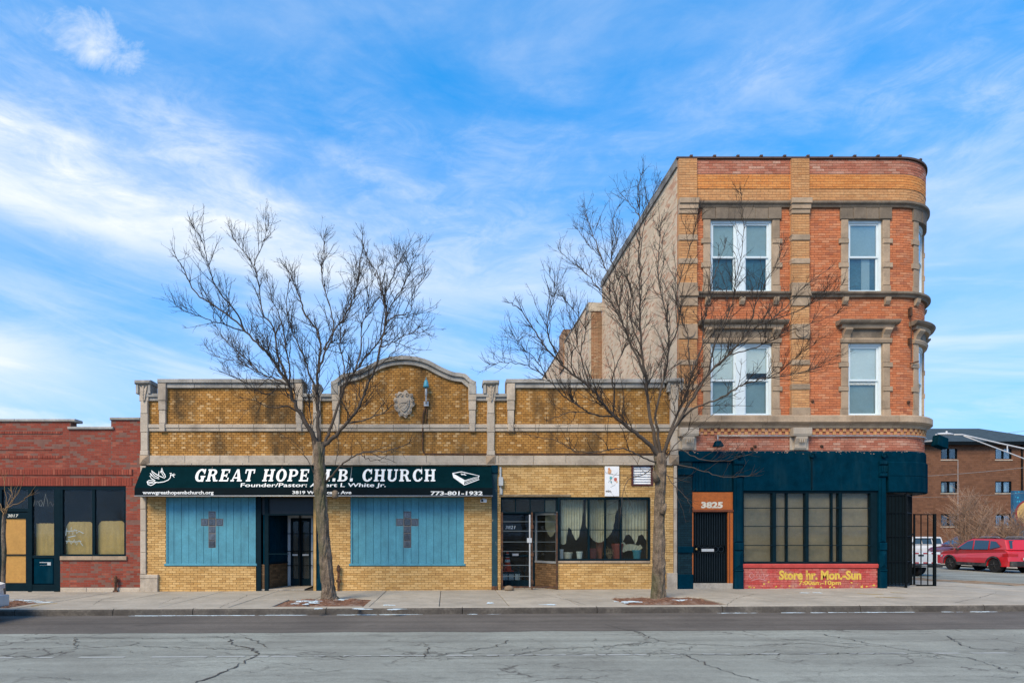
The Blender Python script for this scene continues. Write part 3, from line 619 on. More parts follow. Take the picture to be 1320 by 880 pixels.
def finial(x, top=491.5, wide=True, bot=586):
    if wide:
        pst('cap_stone', CH, STG, x - 10.5, top, x + 10.5, top + 5, .20, .34, .03); pst('cap_stone', CH, STG, x - 9.5, top + 5, x - 6, top + 17, .15, .3); pst('cap_stone', CH, STG, x + 6, top + 5, x + 9.5, top + 17, .15, .3)
    else: pst('cap_stone', CH, STG, x - 5, top + 5, x + 5, top + 11, .2, .3, .03)
    mb = MB(); mb.block(FRONT, fx(x - 6), fx(x + 6), fz(top + 26), fz(top + 5), -.02, .10)
    for s in (-1, 1):                                   # carved leaf
        for k in range(4):
            zc = top + 8 + k * 4.2; mb.prism([(fx(x), fz(zc + 4)), (fx(x + s * (5.2 - k * .8)), fz(zc - 1.5)), (fx(x + s * (3.4 - k * .6)), fz(zc + 4.2)), (fx(x), fz(zc + 7))], -.135, -.09)
    mb.prism([(fx(x - .8), fz(top + 7)), (fx(x + .8), fz(top + 7)), (fx(x), fz(top + 27))], -.15, -.09); mb.build('carved_leaf', ST, CH, fix=True)
    for a, b, d, hw in ((top + 26, top + 42, .10, 4.6), (top + 42, top + 66, .09, 5), (top + 66, bot - 5, .08, 4.6)): pst('pilaster_stone', CH, ST, x - hw, a, x + hw, b, d)
    pst('pilaster_stone', CH, ST, x - 5.2, bot - 5, x + 5.2, bot + 1, .09)
    mb = MB(); cx_, cz_ = fx(x), fz(bot + 6.5); w_ = 6 * CD / F
    mb.add([(cx_ - w_, -.02, cz_ - w_), (cx_ + w_, -.02, cz_ - w_), (cx_ + w_, -.02, cz_ + w_), (cx_ - w_, -.02, cz_ + w_), (cx_ - w_, -.07, cz_ - w_), (cx_ + w_, -.07, cz_ - w_), (cx_ + w_, -.07, cz_ + w_), (cx_ - w_, -.07, cz_ + w_), (cx_, -.15, cz_)],
           [(0, 1, 5, 4), (1, 2, 6, 5), (2, 3, 7, 6), (3, 0, 4, 7), (4, 5, 8), (5, 6, 8), (6, 7, 8), (7, 4, 8)]); mb.build('pyramid_boss', STB, CH)
finial(187.5); finial(632.5); finial(409, wide=False); finial(868, top=489)
# outer stone strips of the pilasters down to the pavement
for x0, x1 in ((181.5, 188.8), (868.2, 872.3)):
    for k in range(5): pst('pilaster_stone', CH, ST, x0, 600 + k * 28, x1, 628 + k * 28 - .25, .04 + .003 * (k % 2))
pst('base_stone', CH, ST, 182, 740, 205, 745, .09); pst('base_stone', CH, ST, 182, 745, 204.5, 766, .075); pst('base_stone', CH, ST, 859, 738, 872.3, 766, .07)
# curved gable coping, stone by stone
def offs(pts, w_):
    o = []
    for i, (x, y) in enumerate(pts):
        a, b = pts[max(i - 1, 0)], pts[min(i + 1, len(pts) - 1)]; tx, ty = b[0] - a[0], b[1] - a[1]; l = math.hypot(tx, ty); o.append((x - ty / l * w_, y + tx / l * w_))
    return o
dense = []
for (a, b), (c, d) in zip(GAB[:-1], GAB[1:]):
    for k in range(3): dense.append((a + (c - a) * k / 3, b + (d - b) * k / 3))
dense.append(GAB[-1]); sm = [dense[0]] + [((dense[i - 1][0] + 2 * dense[i][0] + dense[i + 1][0]) / 4, (dense[i - 1][1] + 2 * dense[i][1] + dense[i + 1][1]) / 4) for i in range(1, len(dense) - 1)] + [dense[-1]]
i1_, i2_ = offs(sm, 5.0), offs(sm, 10.5)
for k in range(0, len(sm) - 1, 4):
    e = min(k + 4, len(sm) - 1); g = .12
    o_ = sm[k:e + 1]; a_ = i1_[k:e + 1]; b_ = i2_[k:e + 1]
    MB().prism([(fx(x), fz(y)) for x, y in o_ + a_[::-1]], -.14, .32).build('coping_stone', STG, CH, fix=True, bevel=.008)
    MB().prism([(fx(x), fz(y)) for x, y in a_ + b_[::-1]], -.075, .02).build('coping_stone', STG, CH, fix=True, bevel=.008)
for x in (432, 609): pst('coping_stone', CH, STG, x - 4.5, 492.5, x + 4.5, 509, .13, .3)
# carved shield
mb = MB(); cx_, cz_ = fx(521), fz(521)
out = []
for i in range(56):
    a = 2 * math.pi * i / 56; r_ = .30 * (1 + .09 * math.sin(a * 9)) ; ex, ez = math.sin(a), math.cos(a)
    k = 1 - .30 * max(0, -ez) * abs(ex); out.append((cx_ + r_ * ex * k, cz_ + r_ * 1.28 * ez * (1 if ez > 0 else 1.0)))
mb.prism(out, -.06, 0); s2 = [((x - cx_) * .84 + cx_, (z - cz_) * .84 + cz_) for x, z in out]; mb.prism(s2, -.085, -.05)
sh = [(cx_ - .15, cz_ + .14), (cx_ + .15, cz_ + .14), (cx_ + .15, cz_ - .04), (cx_ + .08, cz_ - .18), (cx_, cz_ - .24), (cx_ - .08, cz_ - .18), (cx_ - .15, cz_ - .04)]
mb.prism(sh, -.125, -.08); mb.prism([((x - cx_) * .72 + cx_, (z - cz_) * .72 + cz_) for x, z in sh], -.14, -.12)
mb.tube([(cx_ - .13, -.135, cz_ + .0), (cx_ - .05, -.15, cz_ + .03), (cx_ + .05, -.15, cz_ + .03), (cx_ + .13, -.135, cz_)], .016, 6)
for s in (-1, 1):
    for bx, bz, br in ((.08, .26, .06), (.21, .24, .05), (.25, .08, .045), (.24, -.08, .045), (.17, -.22, .045), (.07, -.33, .04)):
        q = [(cx_ + s * (bx + br * (1 - t / 14) * math.cos(t * .62)), -.10 - .002 * t, cz_ + bz + br * (1 - t / 14) * math.sin(t * .62)) for t in range(12)]; mb.tube(q, [.022 - .001 * t for t in range(12)], 6)
mb.build('carved_shield', ST, CH, fix=True, bevel=.006)
# blue boarded windows with glass block crosses
def blue_panel(x0, x1, n, cx_):
    mb = MB(); mb.box(fx(x0) + .001, fx(x1) - .001, .06, .10, fz(727), fz(640)); p = mb.build('boarded_window', BLUE, CH)
    cr = [(cx_, 663.3), (cx_, 672.8), (cx_ - 9.5, 672.8), (cx_ + 9.5, 672.8), (cx_, 682.3), (cx_, 691.7), (cx_, 701)]
    h = 4.75; ex = [(fx(a - h), fx(a + h), fz(b + h), fz(b - h)) for a, b in cr]
    wd = (x1 - x0) / n; r_ = random.Random(n)
    for i in range(n):
        a, b = fx(x0 + i * wd) + .005, fx(x0 + (i + 1) * wd) - .005; y = .028 + r_.uniform(-.004, .004)
        # cut the plank into strips so the cross stays open
        xs_ = sorted({a, b} | {q for e in ex for q in (e[0], e[1]) if a < q < b}); mbp = MB()
        for p0, p1 in zip(xs_[:-1], xs_[1:]):
            iv = [(fz(726.5), fz(640))]
            for e in ex:
                if e[0] < (p0 + p1) / 2 < e[1]: iv = subtract(iv, e[2], e[3])
            if len(xs_) == 2 and len(iv) > 1: 
                for z0, z1 in iv[1:]: MB().box(p0, p1, y, .06, z0, z1).build('plank', BLUE, p)
                iv = iv[:1]
            for z0, z1 in iv: mbp.box(p0, p1, y, .06, z0, z1)
        mbp.build('plank', BLUE, p)
    MB().block(FRONT, fx(x0 - 2), fx(x1 + 2), fz(729), fz(726), -.1, .035).build('sill', BLUE, p)
    for a, b in ((x0, x0 + 2), (x1 - 2, x1)): MB().box(fx(a), fx(b), .005, .06, fz(726), fz(640)).build('trim_board', BLUE, p)
    for a, b in cr:
        g = h - .45; mbp = MB(); X0, X1, Z0, Z1 = fx(a - g), fx(a + g), fz(b + g), fz(b - g)
        mbp.block(FRONT, X0, X1, Z0, Z1, -.055, -.012, .02); mbp.block(FRONT, X0 + .05, X1 - .05, Z0 + .05, Z1 - .05, -.02, -.003, .02); mbp.build('glass_block', GBLK, p)
    mbp = MB()
    for e in ex: mbp.box(e[0], e[1], .03, .058, e[2], e[3])
    mbp.build('block_mortar', pm('block_mortar', (.16, .155, .15)), p)
blue_panel(214, 329.5, 12, 273); blue_panel(452, 598, 15, 525)
for x0, x1 in ((214, 329.5), (452, 598)): MB().box(fx(x0 - .5), fx(x1 + .5), .1, .16, fz(728), fz(639)).build('reveal', MOY, CH)
# recessed church entry
DD = 1.25; Dn = CD + DD
ln = Line((fx(341), .02), (dx(371, Dn), DD))
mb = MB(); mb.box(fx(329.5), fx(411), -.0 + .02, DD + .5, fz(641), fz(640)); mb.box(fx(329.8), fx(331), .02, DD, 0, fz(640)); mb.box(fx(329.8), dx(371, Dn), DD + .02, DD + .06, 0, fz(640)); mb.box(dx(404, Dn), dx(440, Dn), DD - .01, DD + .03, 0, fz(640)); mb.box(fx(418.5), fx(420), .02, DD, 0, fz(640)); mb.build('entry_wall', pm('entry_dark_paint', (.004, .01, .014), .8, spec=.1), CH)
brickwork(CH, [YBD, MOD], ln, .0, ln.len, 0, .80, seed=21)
nb = 7
enb = MB().ubox(ln, 0, ln.len, .80, fz(663), -.05, -.01).build('side_panel', TEAL, CH)
for i in range(nb): MB().ubox(ln, ln.len * i / nb + .006, ln.len * (i + 1) / nb - .006, .84, fz(664), -.01, .015 + .003 * (i % 2)).build('plank', TEAL, enb)
MB().ubox(ln, 0, ln.len, .79, .84, -.02, .04).build('rail', TEAL2, enb)
MB().box(fx(331), dx(404, Dn), .02, DD, .03, .07).build('entry_step', CONC, CH)
dr = MB()
dx0, dx1 = dx(371.5, Dn), dx(404, Dn); dzt, dzb = dz(664, Dn), .08
dr.box(dx0, dx0 + .09, DD - .06, DD + .02, dzb, dzt); dr.box(dx1 - .06, dx1, DD - .06, DD + .02, dzb, dzt); dr.box(dx0 + .09, dx1 - .06, DD - .06, DD + .02, dzt - .08, dzt)
fr = dr.build('door_frame', GALV, CH)
mx_ = (dx0 + dx1) / 2
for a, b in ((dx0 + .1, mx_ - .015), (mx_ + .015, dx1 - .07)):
    dm = MB(); dm.box(a, a + .055, DD - .045, DD, dzb, dzt - .09); dm.box(b - .055, b, DD - .045, DD, dzb, dzt - .09); dm.box(a + .055, b - .055, DD - .045, DD, dzt - .19, dzt - .09); dm.box(a + .055, b - .055, DD - .045, DD, dzb, dzb + .22)
    d_ = dm.build('door', GALV if a < mx_ - .3 else TEAL2, CH); MB().box(a + .056, b - .056, DD - .02, DD - .01, dzb + .22, dzt - .19).build('pane', GLD, d_); MB().box(a + .06, b - .06, DD - .10, DD - .07, 1.02, 1.07).build('push_bar', GALV, d_)
    MB().box(a + .06, b - .06, DD + .04, DD + .06, dzb + .1, dzt - .2).build('dark_backing', INT, d_)  # dark sheet behind the whole door glass, standing in for the dim interior
mb = MB(); mb.box(mx_ - .02, mx_ + .02, DD - .14, DD - .10, dzb, dzt)
for z in (.7, 1.15, 1.7): mb.box(dx0, dx1, DD - .13, DD - .11, z, z + .025)
mb.build('security_bar', BLK, CH)
MB().box(fx(331), fx(408), .06, .1, fz(663), fz(640)).build('transom_panel', pm('black_transom', (.008, .014, .018), .4), CH)
for a, b, m_, y0 in ((331, 336.5, TEAL2, -.02), (341, 346, TEAL2, .0), (404.2, 407.6, pm('weathered_ochre_wood', (.42, .27, .10), .8, .3, 5), -.02), (407.6, 420, TEAL, .03)):
    mb = MB(); mb.box(fx(a), fx(b), y0, .12, -.05, fz(640)); 
    if m_ is TEAL: mb.box(fx(a) - .01, fx(b) + .0, y0 - .03, .12, -.05, fz(745)); mb.box(fx(a), fx(b), y0 - .02, .1, fz(727), fz(722))
    mb.build('post', m_, CH)
mb = MB(); mb.box(fx(346), fx(372), .0, .02, fz(714), fz(713)); mb.box(fx(346), fx(404), .0, .03, fz(664), fz(662)); mb.build('gate_rail', TEAL2, CH)
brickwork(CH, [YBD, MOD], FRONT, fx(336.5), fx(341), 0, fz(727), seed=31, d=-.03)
# iron column between the two shops
MB().box(fx(634), fx(641), -.03, .15, fz(756), fz(599)).build('iron_column', pm('peeling_teal_paint', (.012, .045, .06), .55, .3, 5, dirt=(.30, .24, .13), dirts=5, dirtr=(.62, .68)), CH)
MB().block(FRONT, fx(633.4), fx(641.6), fz(610), fz(600), -.1, .07).build('column_cap', TEAL, CH); MB().block(FRONT, fx(633.6), fx(641.4), -.1, fz(755), -.1, .05).build('column_base', RUST, CH)
# shop window
mb = MB(); zt, zb = fz(641), fz(722); mbx = [719, 758.5, 780, 800.5, 837]
mb.box(fx(719), fx(838), -.01, .10, zt - .05, zt); mb.box(fx(719), fx(838), -.01, .10, zb, zb + .05)
for p in (719, 758, 836): mb.box(fx(p), fx(p + 2.2), -.01, .10, zb + .05, zt - .05)
for p in (779.4, 799.6): mb.box(fx(p), fx(p + 1.5), .0, .09, zb + .05, zt - .05)
sw = mb.build('shop_window', TEAL2, CH)
mb = MB(); mb.box(fx(721), fx(836), .005, .02, fz(683), fz(682)); mb.build('glazing_bar', TEAL2, sw)
for a, b in ((721.3, 757.9), (760.3, 779.3), (781, 799.5), (801.2, 835.9)): MB().box(fx(a), fx(b), .05, .056, zb + .05, zt - .05).build('pane', GLC, sw)
run('sill_stone', CH, STB, 719, 838, 722.5, 725.5, .03, 30, back=.12, seed=9)
MB().box(fx(721), fx(836), .12, .75, zb - .03, zb + .02).build('window_shelf', INT2, CH)
mb = MB(); mb.box(fx(837.4), fx(838.6), .0, .3, zb - .04, zt + .02); mb.box(fx(719), fx(838), .1, .3, zt - .005, zt + .05); mb.build('reveal', MOY, CH)
# recessed shop door with an angled side window behind a rusty grille
D2 = .85; ln2 = Line((dx(689, CD + D2), D2), (fx(718.5), .03))
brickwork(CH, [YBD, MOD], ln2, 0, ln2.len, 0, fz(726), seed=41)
zs = fz(726)
mb = MB(); mb.ubox(ln2, 0, ln2.len, zs, zs + .06, -.1, .03); mb.ubox(ln2, 0, .06, zs + .06, fz(663), -.06, .0); mb.ubox(ln2, ln2.len - .06, ln2.len, zs + .06, fz(663), -.06, .0); mb.ubox(ln2, 0, ln2.len, fz(663), fz(659), -.06, 0)
s2 = mb.build('side_window', GALV, CH); MB().ubox(ln2, .06, ln2.len - .06, zs + .06, fz(663), -.035, -.03).build('pane', GLC, s2)
X0, X1 = fx(646.5), dx(689, CD + D2); zd = fz(662)
mb = MB(); mb.box(X0, X0 + .06, D2 - .05, D2, 0, zd); mb.box(X1 - .07, X1, D2 - .05, D2, 0, zd); mb.box(X0, X1, D2 - .06, D2 + .01, zd, zd + .07); mb.box(X0 + .06, X1 - .07, D2 - .04, D2, .04, .28); mb.box(X0 + .06, X1 - .07, D2 - .04, D2, 1.0, 1.06)
d3 = mb.build('shop_door', TEAL2, CH); MB().box(X0 + .06, X1 - .07, D2 - .02, D2 - .014, .28, zd).build('pane', GLD, d3); MB().box(dx(660, CD + D2), dx(668, CD + D2), D2 - .09, D2 - .05, 1.03, 1.10).build('door_handle', GALV, d3)
lettering('door_number', '3821', 655, 668, 676.5, 681, lambda a, b: (fx(a) * .995, D2 - .03, fz(b)), WHT, d3, .02, 1)
mb = MB(); mb.box(fx(646), fx(719), .05, .09, fz(661), fz(659.5)); mb.box(fx(646), fx(719), .05, .09, fz(643), fz(640))
for p in (646, 664, 683, 702, 717.5): mb.box(fx(p), fx(p + 1.3), .05, .09, fz(659.5), fz(643))
tr = mb.build('transom_window', TEAL2, CH)
for a, b in ((647.3, 664), (665.3, 683), (684.3, 702), (703.3, 717.5)): MB().box(fx(a), fx(b), .068, .073, fz(659.5), fz(643)).build('pane', GLC, tr)
mb = MB(); mb.box(fx(645.6), fx(647), .1, D2, 0, fz(640)); mb.box(fx(646), fx(719), .1, 2, fz(640) - .01, fz(639)); mb.build('entry_wall', INT2, CH)
mb = MB(); mb.box(fx(646), fx(719), .1, .9, .005, .045); mb.build('entry_step', CONC, CH)
GR = thing('security_grille', 'rusty barred security grille across the recessed shop door', 'grille', (fx(682), -.04, gz(2)))
GRB = pm('dull_grey_bar', (.075, .095, .10), .6, .4, 8)
MB().box(fx(681.8), fx(683.4), -.05, -.02, fz(756), fz(663)).build('leaf_edge', GREY, GR)
for p in (647, 685.5, 717.5): MB().box(fx(p) - .022, fx(p) + .022, -.055, -.015, 0, fz(660)).build('post', RUST, GR)
for y_ in (672, 684, 698, 710, 728, 742): MB().box(fx(647.6), fx(685), -.042, -.028, fz(y_) - .01, fz(y_) + .01).build('rail', GRB, GR)
for y_ in (672, 684, 698, 710): MB().box(fx(686), fx(717), -.042, -.028, fz(y_) - .008, fz(y_) + .008).build('rail', GRB, GR)
for p in (652, 660, 668, 676): MB().box(fx(p) - .006, fx(p) + .006, -.04, -.03, fz(758), fz(728)).build('bar', TEAL2, GR)
MB().box(fx(647.6), fx(717), -.045, -.025, fz(757), fz(755)).build('rail', RUST, GR)
for y_ in (679, 714, 750): MB().lathe([(.02, -.06), (.045, -.05), (.045, .05), (.02, .06)], (fx(685.8), -.06, fz(y_)), 10).build('hinge', RUST, GR)
MB().box(fx(679), fx(685), -.075, -.03, fz(699), fz(693)).build('lock_box', GREY, GR)
# brown frame with a shuttered ventilation unit, meter pipe, steel lintel, conduit, wall pipe
MAR = pm('maroon_frame', (.07, .02, .018), .6, .3, 6)
vt = thing('window_ventilator', 'white louvred air unit in a dark maroon frame high on the wall', 'air unit', (fx(828), 0, fz(626)))
mb = MB(); X0, X1, Z0, Z1 = fx(814), fx(841.5), fz(626), fz(598.3); mb.box(X0, X1, -.03, .12, Z0, Z0 + .05); mb.box(X0, X1, -.03, .12, Z1 - .05, Z1); mb.box(X0, X0 + .05, -.03, .12, Z0 + .05, Z1 - .05); mb.box(X1 - .05, X1, -.03, .12, Z0 + .05, Z1 - .05); mb.build('frame', MAR, vt)
MB().box(X0 + .05, X1 - .05, .07, .11, Z0 + .05, Z1 - .05).build('back_panel', GREY, vt)
for k in range(7):
    z = Z0 + .06 + k * (Z1 - Z0 - .12) / 7; MB().add([(X0 + .055, .01, z), (X1 - .055, .01, z), (X1 - .055, .05, z + .065), (X0 + .055, .05, z + .065), (X0 + .055, .02, z), (X1 - .055, .02, z), (X1 - .055, .06, z + .065), (X0 + .055, .06, z + .065)], [(0, 1, 2, 3), (7, 6, 5, 4), (0, 4, 5, 1), (3, 2, 6, 7)]).build('louvre', WHP, vt)
mb = MB(); mb.tube([(fx(645), -.04, fz(637)), (fx(645), -.04, fz(602))], .03, 8); mb.box(fx(642.5), fx(648), -.13, 0, fz(626), fz(615)); mb.tube([(fx(646), -.04, fz(637)), (fx(646), -.04, fz(630))], .04, 8); mb.build('meter_pipe', GREY, CH)
MB().box(fx(643), fx(735), -.035, .02, fz(639.5), fz(637)).build('steel_lintel', pm('peeling_lintel', (.22, .17, .11), .9, .4, 4), CH)
mb = MB(); P = [(549, 523), (545.5, 535), (545, 560), (545, 580), (548, 585), (560, 585.5), (700, 585.5), (866, 585.5)]; mb.tube([(fx(a), -.085 if 545 < b < 560 else -.05, fz(b)) for a, b in P[:3]] + [(fx(a), -.05, fz(b)) for a, b in P[3:]], .022, 8)
mb.tube([(fx(550), -.03, fz(526)), (fx(550), -.03, fz(546))], .014, 6); mb.build('conduit', RUST, CH, smooth=True)
for px_, h in ((437, 728), (151, 742)):
    mb = MB(); X_ = fx(px_); y_ = -.09; mb.tube([(X_, y_, -.05), (X_, y_, fz(h + 6)), (X_ + .01, y_, fz(h + 2))], .035, 8); mb.lathe([(.03, 0), (.06, .01), (.06, .1), (.045, .12), (.05, .16), (.02, .2)], (X_, y_, fz(h + 8)), 10); mb.lathe([(.02, -.07), (.045, -.06), (.045, .06), (.02, .07)], (X_, y_, fz(h + 20)), 8, 'x')
    one(mb, 'standpipe', RUST, 'rusty capped standpipe against the yellow brick wall' if px_ > 300 else 'short rusty pipe against the red brick wall', 'pipe', smooth=False)
# things on the wall
lm = thing('gable_lamp', 'old wall lamp with a bright blue hood on the gable', 'lamp', (fx(549.5), 0, fz(523)))
LB = pm('bright_blue_enamel', (.06, .30, .42), .45, .15, 6); X_ = fx(549.5)
MB().lathe([(.075, 0), (.085, .0), (.08, .05), (.066, .14), (.045, .2), (.03, .225), (.0, .23)], (X_, -.16, fz(501)), 16).build('hood', LB, lm, smooth=True)
MB().lathe([(.03, 0), (.038, .02), (.038, .2), (.03, .25)], (X_, -.16, fz(512)), 12).build('lamp_holder', GALV, lm, smooth=True)
mb = MB(); mb.tube([(X_, -.16, fz(511)), (X_, -.16, fz(518)), (X_, -.1, fz(521)), (X_, 0, fz(521))], .022, 8); mb.box(X_ - .07, X_ + .07, -.09, 0, fz(524), fz(518)); mb.build('bracket', GALV, lm)
MB().lathe([(.012, 0), (.02, .03), (.0, .06)], (X_, -.16, fz(490.5)), 8).build('finial', LB, lm)
sc = thing('security_camera', 'small white security camera under the awning end', 'camera', (fx(623), 0, fz(648)))
MB().box(fx(619), fx(627), -.20, -.07, fz(647.5), fz(643.5)).build('housing', WHP, sc, bevel=.01); MB().lathe([(.03, 0), (.035, .04), (.03, .05)], (fx(621), -.25, fz(645.5)), 10, 'y').build('lens', BLK, sc); MB().box(fx(622), fx(625), -.1, 0, fz(644.5), fz(642)).build('bracket', WHP, sc)
sg = thing('shop_sign', 'tall narrow white sign board with faded flower drawing', 'sign', (fx(788), -.05, fz(639)))
sgp = lambda a, b, k=0: (fx(a), -.0735 - .0004 * k, fz(b)); MB().box(fx(779), fx(797.3), -.07, -.03, fz(639.5), fz(601)).build('board', WHP, sg, bevel=.004); mb = MB(); mb.box(fx(781), fx(783), -.03, .0, fz(634), fz(604)); mb.box(fx(793), fx(795), -.03, .0, fz(634), fz(604)); mb.build('batten', GALV, sg)
r_ = random.Random(4)
for col_, cxs, sz, k in (((.62, .36, .2), (785, 608), 3.6, 0), ((.5, .13, .1), (792.5, 618), 2.8, 1), ((.1, .4, .42), (786.5, 616), 2.6, 2), ((.6, .25, .12), (784, 604.5), 1.8, 3), ((.15, .35, .4), (787, 621), 1.6, 4), ((.65, .45, .3), (794, 621), 1.8, 5)):
    pts = [(cxs[0] + sz * (.7 + .4 * r_.random()) * math.cos(t * .63) * .8, cxs[1] + sz * (.7 + .4 * r_.random()) * math.sin(t * .63)) for t in range(10)]
    MB().flat(lambda a, b: sgp(a, b, k), pts).build('painted_flower', pm('print_%d' % k, col_, .7, .3, 40), sg)
for pts in ([(783, 622), (790, 614), (795, 609)], [(788, 625), (786, 617)], [(786, 628), (793, 624)]): MB().stroke(lambda a, b: sgp(a, b, 6), pts, .35).build('painted_stem', pm('print_grey', (.3, .32, .3)), sg)
lettering('print', 'mlm.', 780, 787.5, 631.3, 634.3, lambda a, b: sgp(a, b, 2), pm('print_dark', (.05, .05, .06)), sg, .03)['kind'] = 'stuff'
# ------------------------------------------------------------------ the awning
AW = thing('awning', 'dark green church awning with white lettering over the boarded windows', 'awning', (fx(408), 0, fz(640)))
AP = .5; zA, zV, zL = fz(600), dz(628.5, CD - AP), dz(639.3, CD - AP); xa, xb = fx(184.5), fx(633.3)
mb = MB(); n = 40
pts = [];
for i in range(n + 1):
    x = xa + (xb - xa) * i / n; sag = .006 * math.sin(i * math.pi / 2.5)
    pts += [(x, 0.0, zA), (x, -AP * .5, (zA + zV) / 2 - .012 + sag), (x, -AP, zV)]
mb.add(pts, [(i * 3 + j, (i + 1) * 3 + j, (i + 1) * 3 + j + 1, i * 3 + j + 1) for i in range(n) for j in range(2)])
mb.build('canopy', AWN, AW, smooth=True)
mb = MB(); mb.add([(xa, -AP, zV), (xb, -AP, zV), (xb, -AP - .004, zL + .02), (xa, -AP - .004, zL + .02)], [(0, 1, 2, 3)])
mb.build('valance', AWN2, AW)
for x in (xa, xb): MB().add([(x, 0, zA), (x, 0, zL + .02), (x, -AP, zL + .02), (x, -AP, zV)], [(0, 1, 2, 3)]).build('side_panel', AWN, AW)
mb = MB(); mb.tube([(xa, -AP, zL + .01), (xb, -AP, zL + .01)], .016, 8); mb.tube([(xa, 0, zL + .01), (xa, -AP, zL + .01)], .014, 6); mb.tube([(xb, 0, zL + .01), (xb, -AP, zL + .01)], .014, 6)
for k in range(1, 5): x = xa + (xb - xa) * k / 5; mb.tube([(x, 0, zL + .01), (x, -AP, zL + .01)], .014, 6); mb.tube([(x, -.01, zA - .03), (x, -AP + .02, zV - .02)], .012, 6)
mb.build('frame', GALV, AW, smooth=True)
def awn(px, py, k=0):
    t = min(1, (628.5 - py) / 28.5); y = -AP * (1 - t); bulge = .012 * (1 - abs(2 * t - 1))
    return dx(px, CD + y), y - .018 - .0005 * k - 0, zV + (zA - zV) * t - bulge + .012
def val(px, py): return dx(px, CD - AP), -AP - .012, dz(py, CD - AP)
def slabline(name, txt, x0, x1, y0, y1, s0, s1, gap=.16):
    G = [slab_glyph(c) for c in txt]; W = sum(w_ for _, w_ in G) + gap * (len(G) - 1); mb = MB(); u = 0; k = 0
    for (P, w_) in G:
        for poly in P:
            q = []
            for a, b in poly:
                t = (u + a) / W; px = x0 + (x1 - x0) * t; px += (s0 + (s1 - s0) * t) * b; q.append((px, y1 - (y1 - y0) * b))
            mb.add([awn(a, b, k % 8) for a, b in q], [tuple(range(len(q)))]); k += 1
        u += w_ + gap
        if P: mb.build(name, WHT, AW); mb = MB()
slabline('letter', 'GREAT HOPE M.B. CHURCH', 250, 561.5, 605, 620.5, 4.2, .4)
for nm, tx, x0, x1, y0, y1, f, b, s in (('lettering', 'Founder/Pastor: Albert L White Jr.', 310, 497, 622.8, 629.4, awn, .012, 1.0), ('web_address', 'wwwgreathopembchurch.org', 184, 275.5, 632.2, 638, val, .028, 0), ('street_address', '3819 W. Chicago Ave', 377, 453, 632.2, 637.6, val, .028, 0), ('telephone_number', '773-801-1932', 555, 622, 632.8, 638, val, .03, .4)):
    lettering(nm, tx, x0, x1, y0, y1, f, WHT, AW, b, s)
def zp(ox, oy, s): return lambda a, b: awn(ox + a / s, oy + b / s)
m1 = zp(160, 590, 5.077); mb = MB()
for pts, wd in (([(300, 103), (312, 100), (306, 112), (304, 130), (290, 146), (262, 158), (225, 163), (205, 160)], 5), ([(205, 160), (190, 150), (165, 148), (152, 158), (158, 175), (175, 182), (188, 178), (212, 162)], 5), ([(155, 160), (190, 160)], 4), ([(158, 170), (200, 163)], 4),
                ([(205, 150), (180, 135), (170, 118), (190, 120), (172, 100), (190, 106), (180, 84), (205, 104), (230, 118), (260, 130)], 5), ([(182, 92), (200, 116), (230, 130)], 4), ([(174, 108), (200, 130), (232, 138)], 4),
                ([(228, 112), (230, 90), (240, 98), (250, 68), (255, 92), (268, 110), (272, 126), (262, 134)], 5), ([(246, 80), (250, 104), (262, 122)], 4), ([(305, 112), (322, 118), (330, 128)], 4), ([(318, 116), (336, 110)], 4), ([(314, 112), (330, 104)], 3)):
    mb.stroke(m1, pts, wd)
mb.build('dove_emblem', WHT, AW)
m2 = zp(400, 590, 5.077); mb = MB(); mb.flat(m2, [(930, 105), (1010, 150), (1005, 180), (936, 130)])
for pts, wd in (([(930, 103), (988, 92), (1105, 118), (1012, 150), (930, 103)], 5), ([(1105, 118), (1098, 130), (1104, 142), (1005, 180)], 5), ([(1012, 156), (1095, 128)], 3), ([(1012, 166), (1095, 136)], 3), ([(985, 104), (1020, 114)], 5), ([(990, 112), (1012, 104)], 4)): mb.stroke(m2, pts, wd)
mb.build('book_emblem', WHT, AW)
# ------------------------------------------------------------------ behind the shop glass
def curtain(px0, px1, prof, y, label):
    n = len(prof) - 1; N_ = 34; mb = MB(); pts = []
    for i in range(N_ + 1):
        t = i / N_; k = min(n - 1, int(t * n)); f_ = t * n - k; b = prof[k] + (prof[k + 1] - prof[k]) * f_; D = CD + y; fold = .03 * math.sin(i * 1.55)
        for j in range(5): pts.append((dx(px0 + (px1 - px0) * t, D), y + fold, fz(643) + (dz(b, D) - fz(643)) * j / 4))
    mb.add(pts, [(i * 5 + j, (i + 1) * 5 + j, (i + 1) * 5 + j + 1, i * 5 + j + 1) for i in range(N_) for j in range(4)])
    return one(mb, 'curtain', CURT, label, 'curtain', smooth=True)
curtain(723, 752, [700, 702, 700, 678, 682, 690, 696, 693, 680, 660], .28, 'stained cream curtain with a torn ragged hem in the shop window')
curtain(755, 781, [676, 688, 695, 698, 699, 698, 694], .34, 'gathered cream curtain hanging in a scallop beside a thin mullion')
curtain(781.5, 797, [694, 691, 687, 680, 660, 655], .31, 'narrow cream curtain sweeping up to a point beside the corded shade')
curtain(802, 836, [700, 690, 688, 692, 702, 690, 688, 694, 702], .37, 'wide corded cream shade above the teal blue bowl')
curtain(703, 716, [680, 688, 692, 690, 684], .55, 'small pale curtain behind the angled side window')
mb = MB(); MB
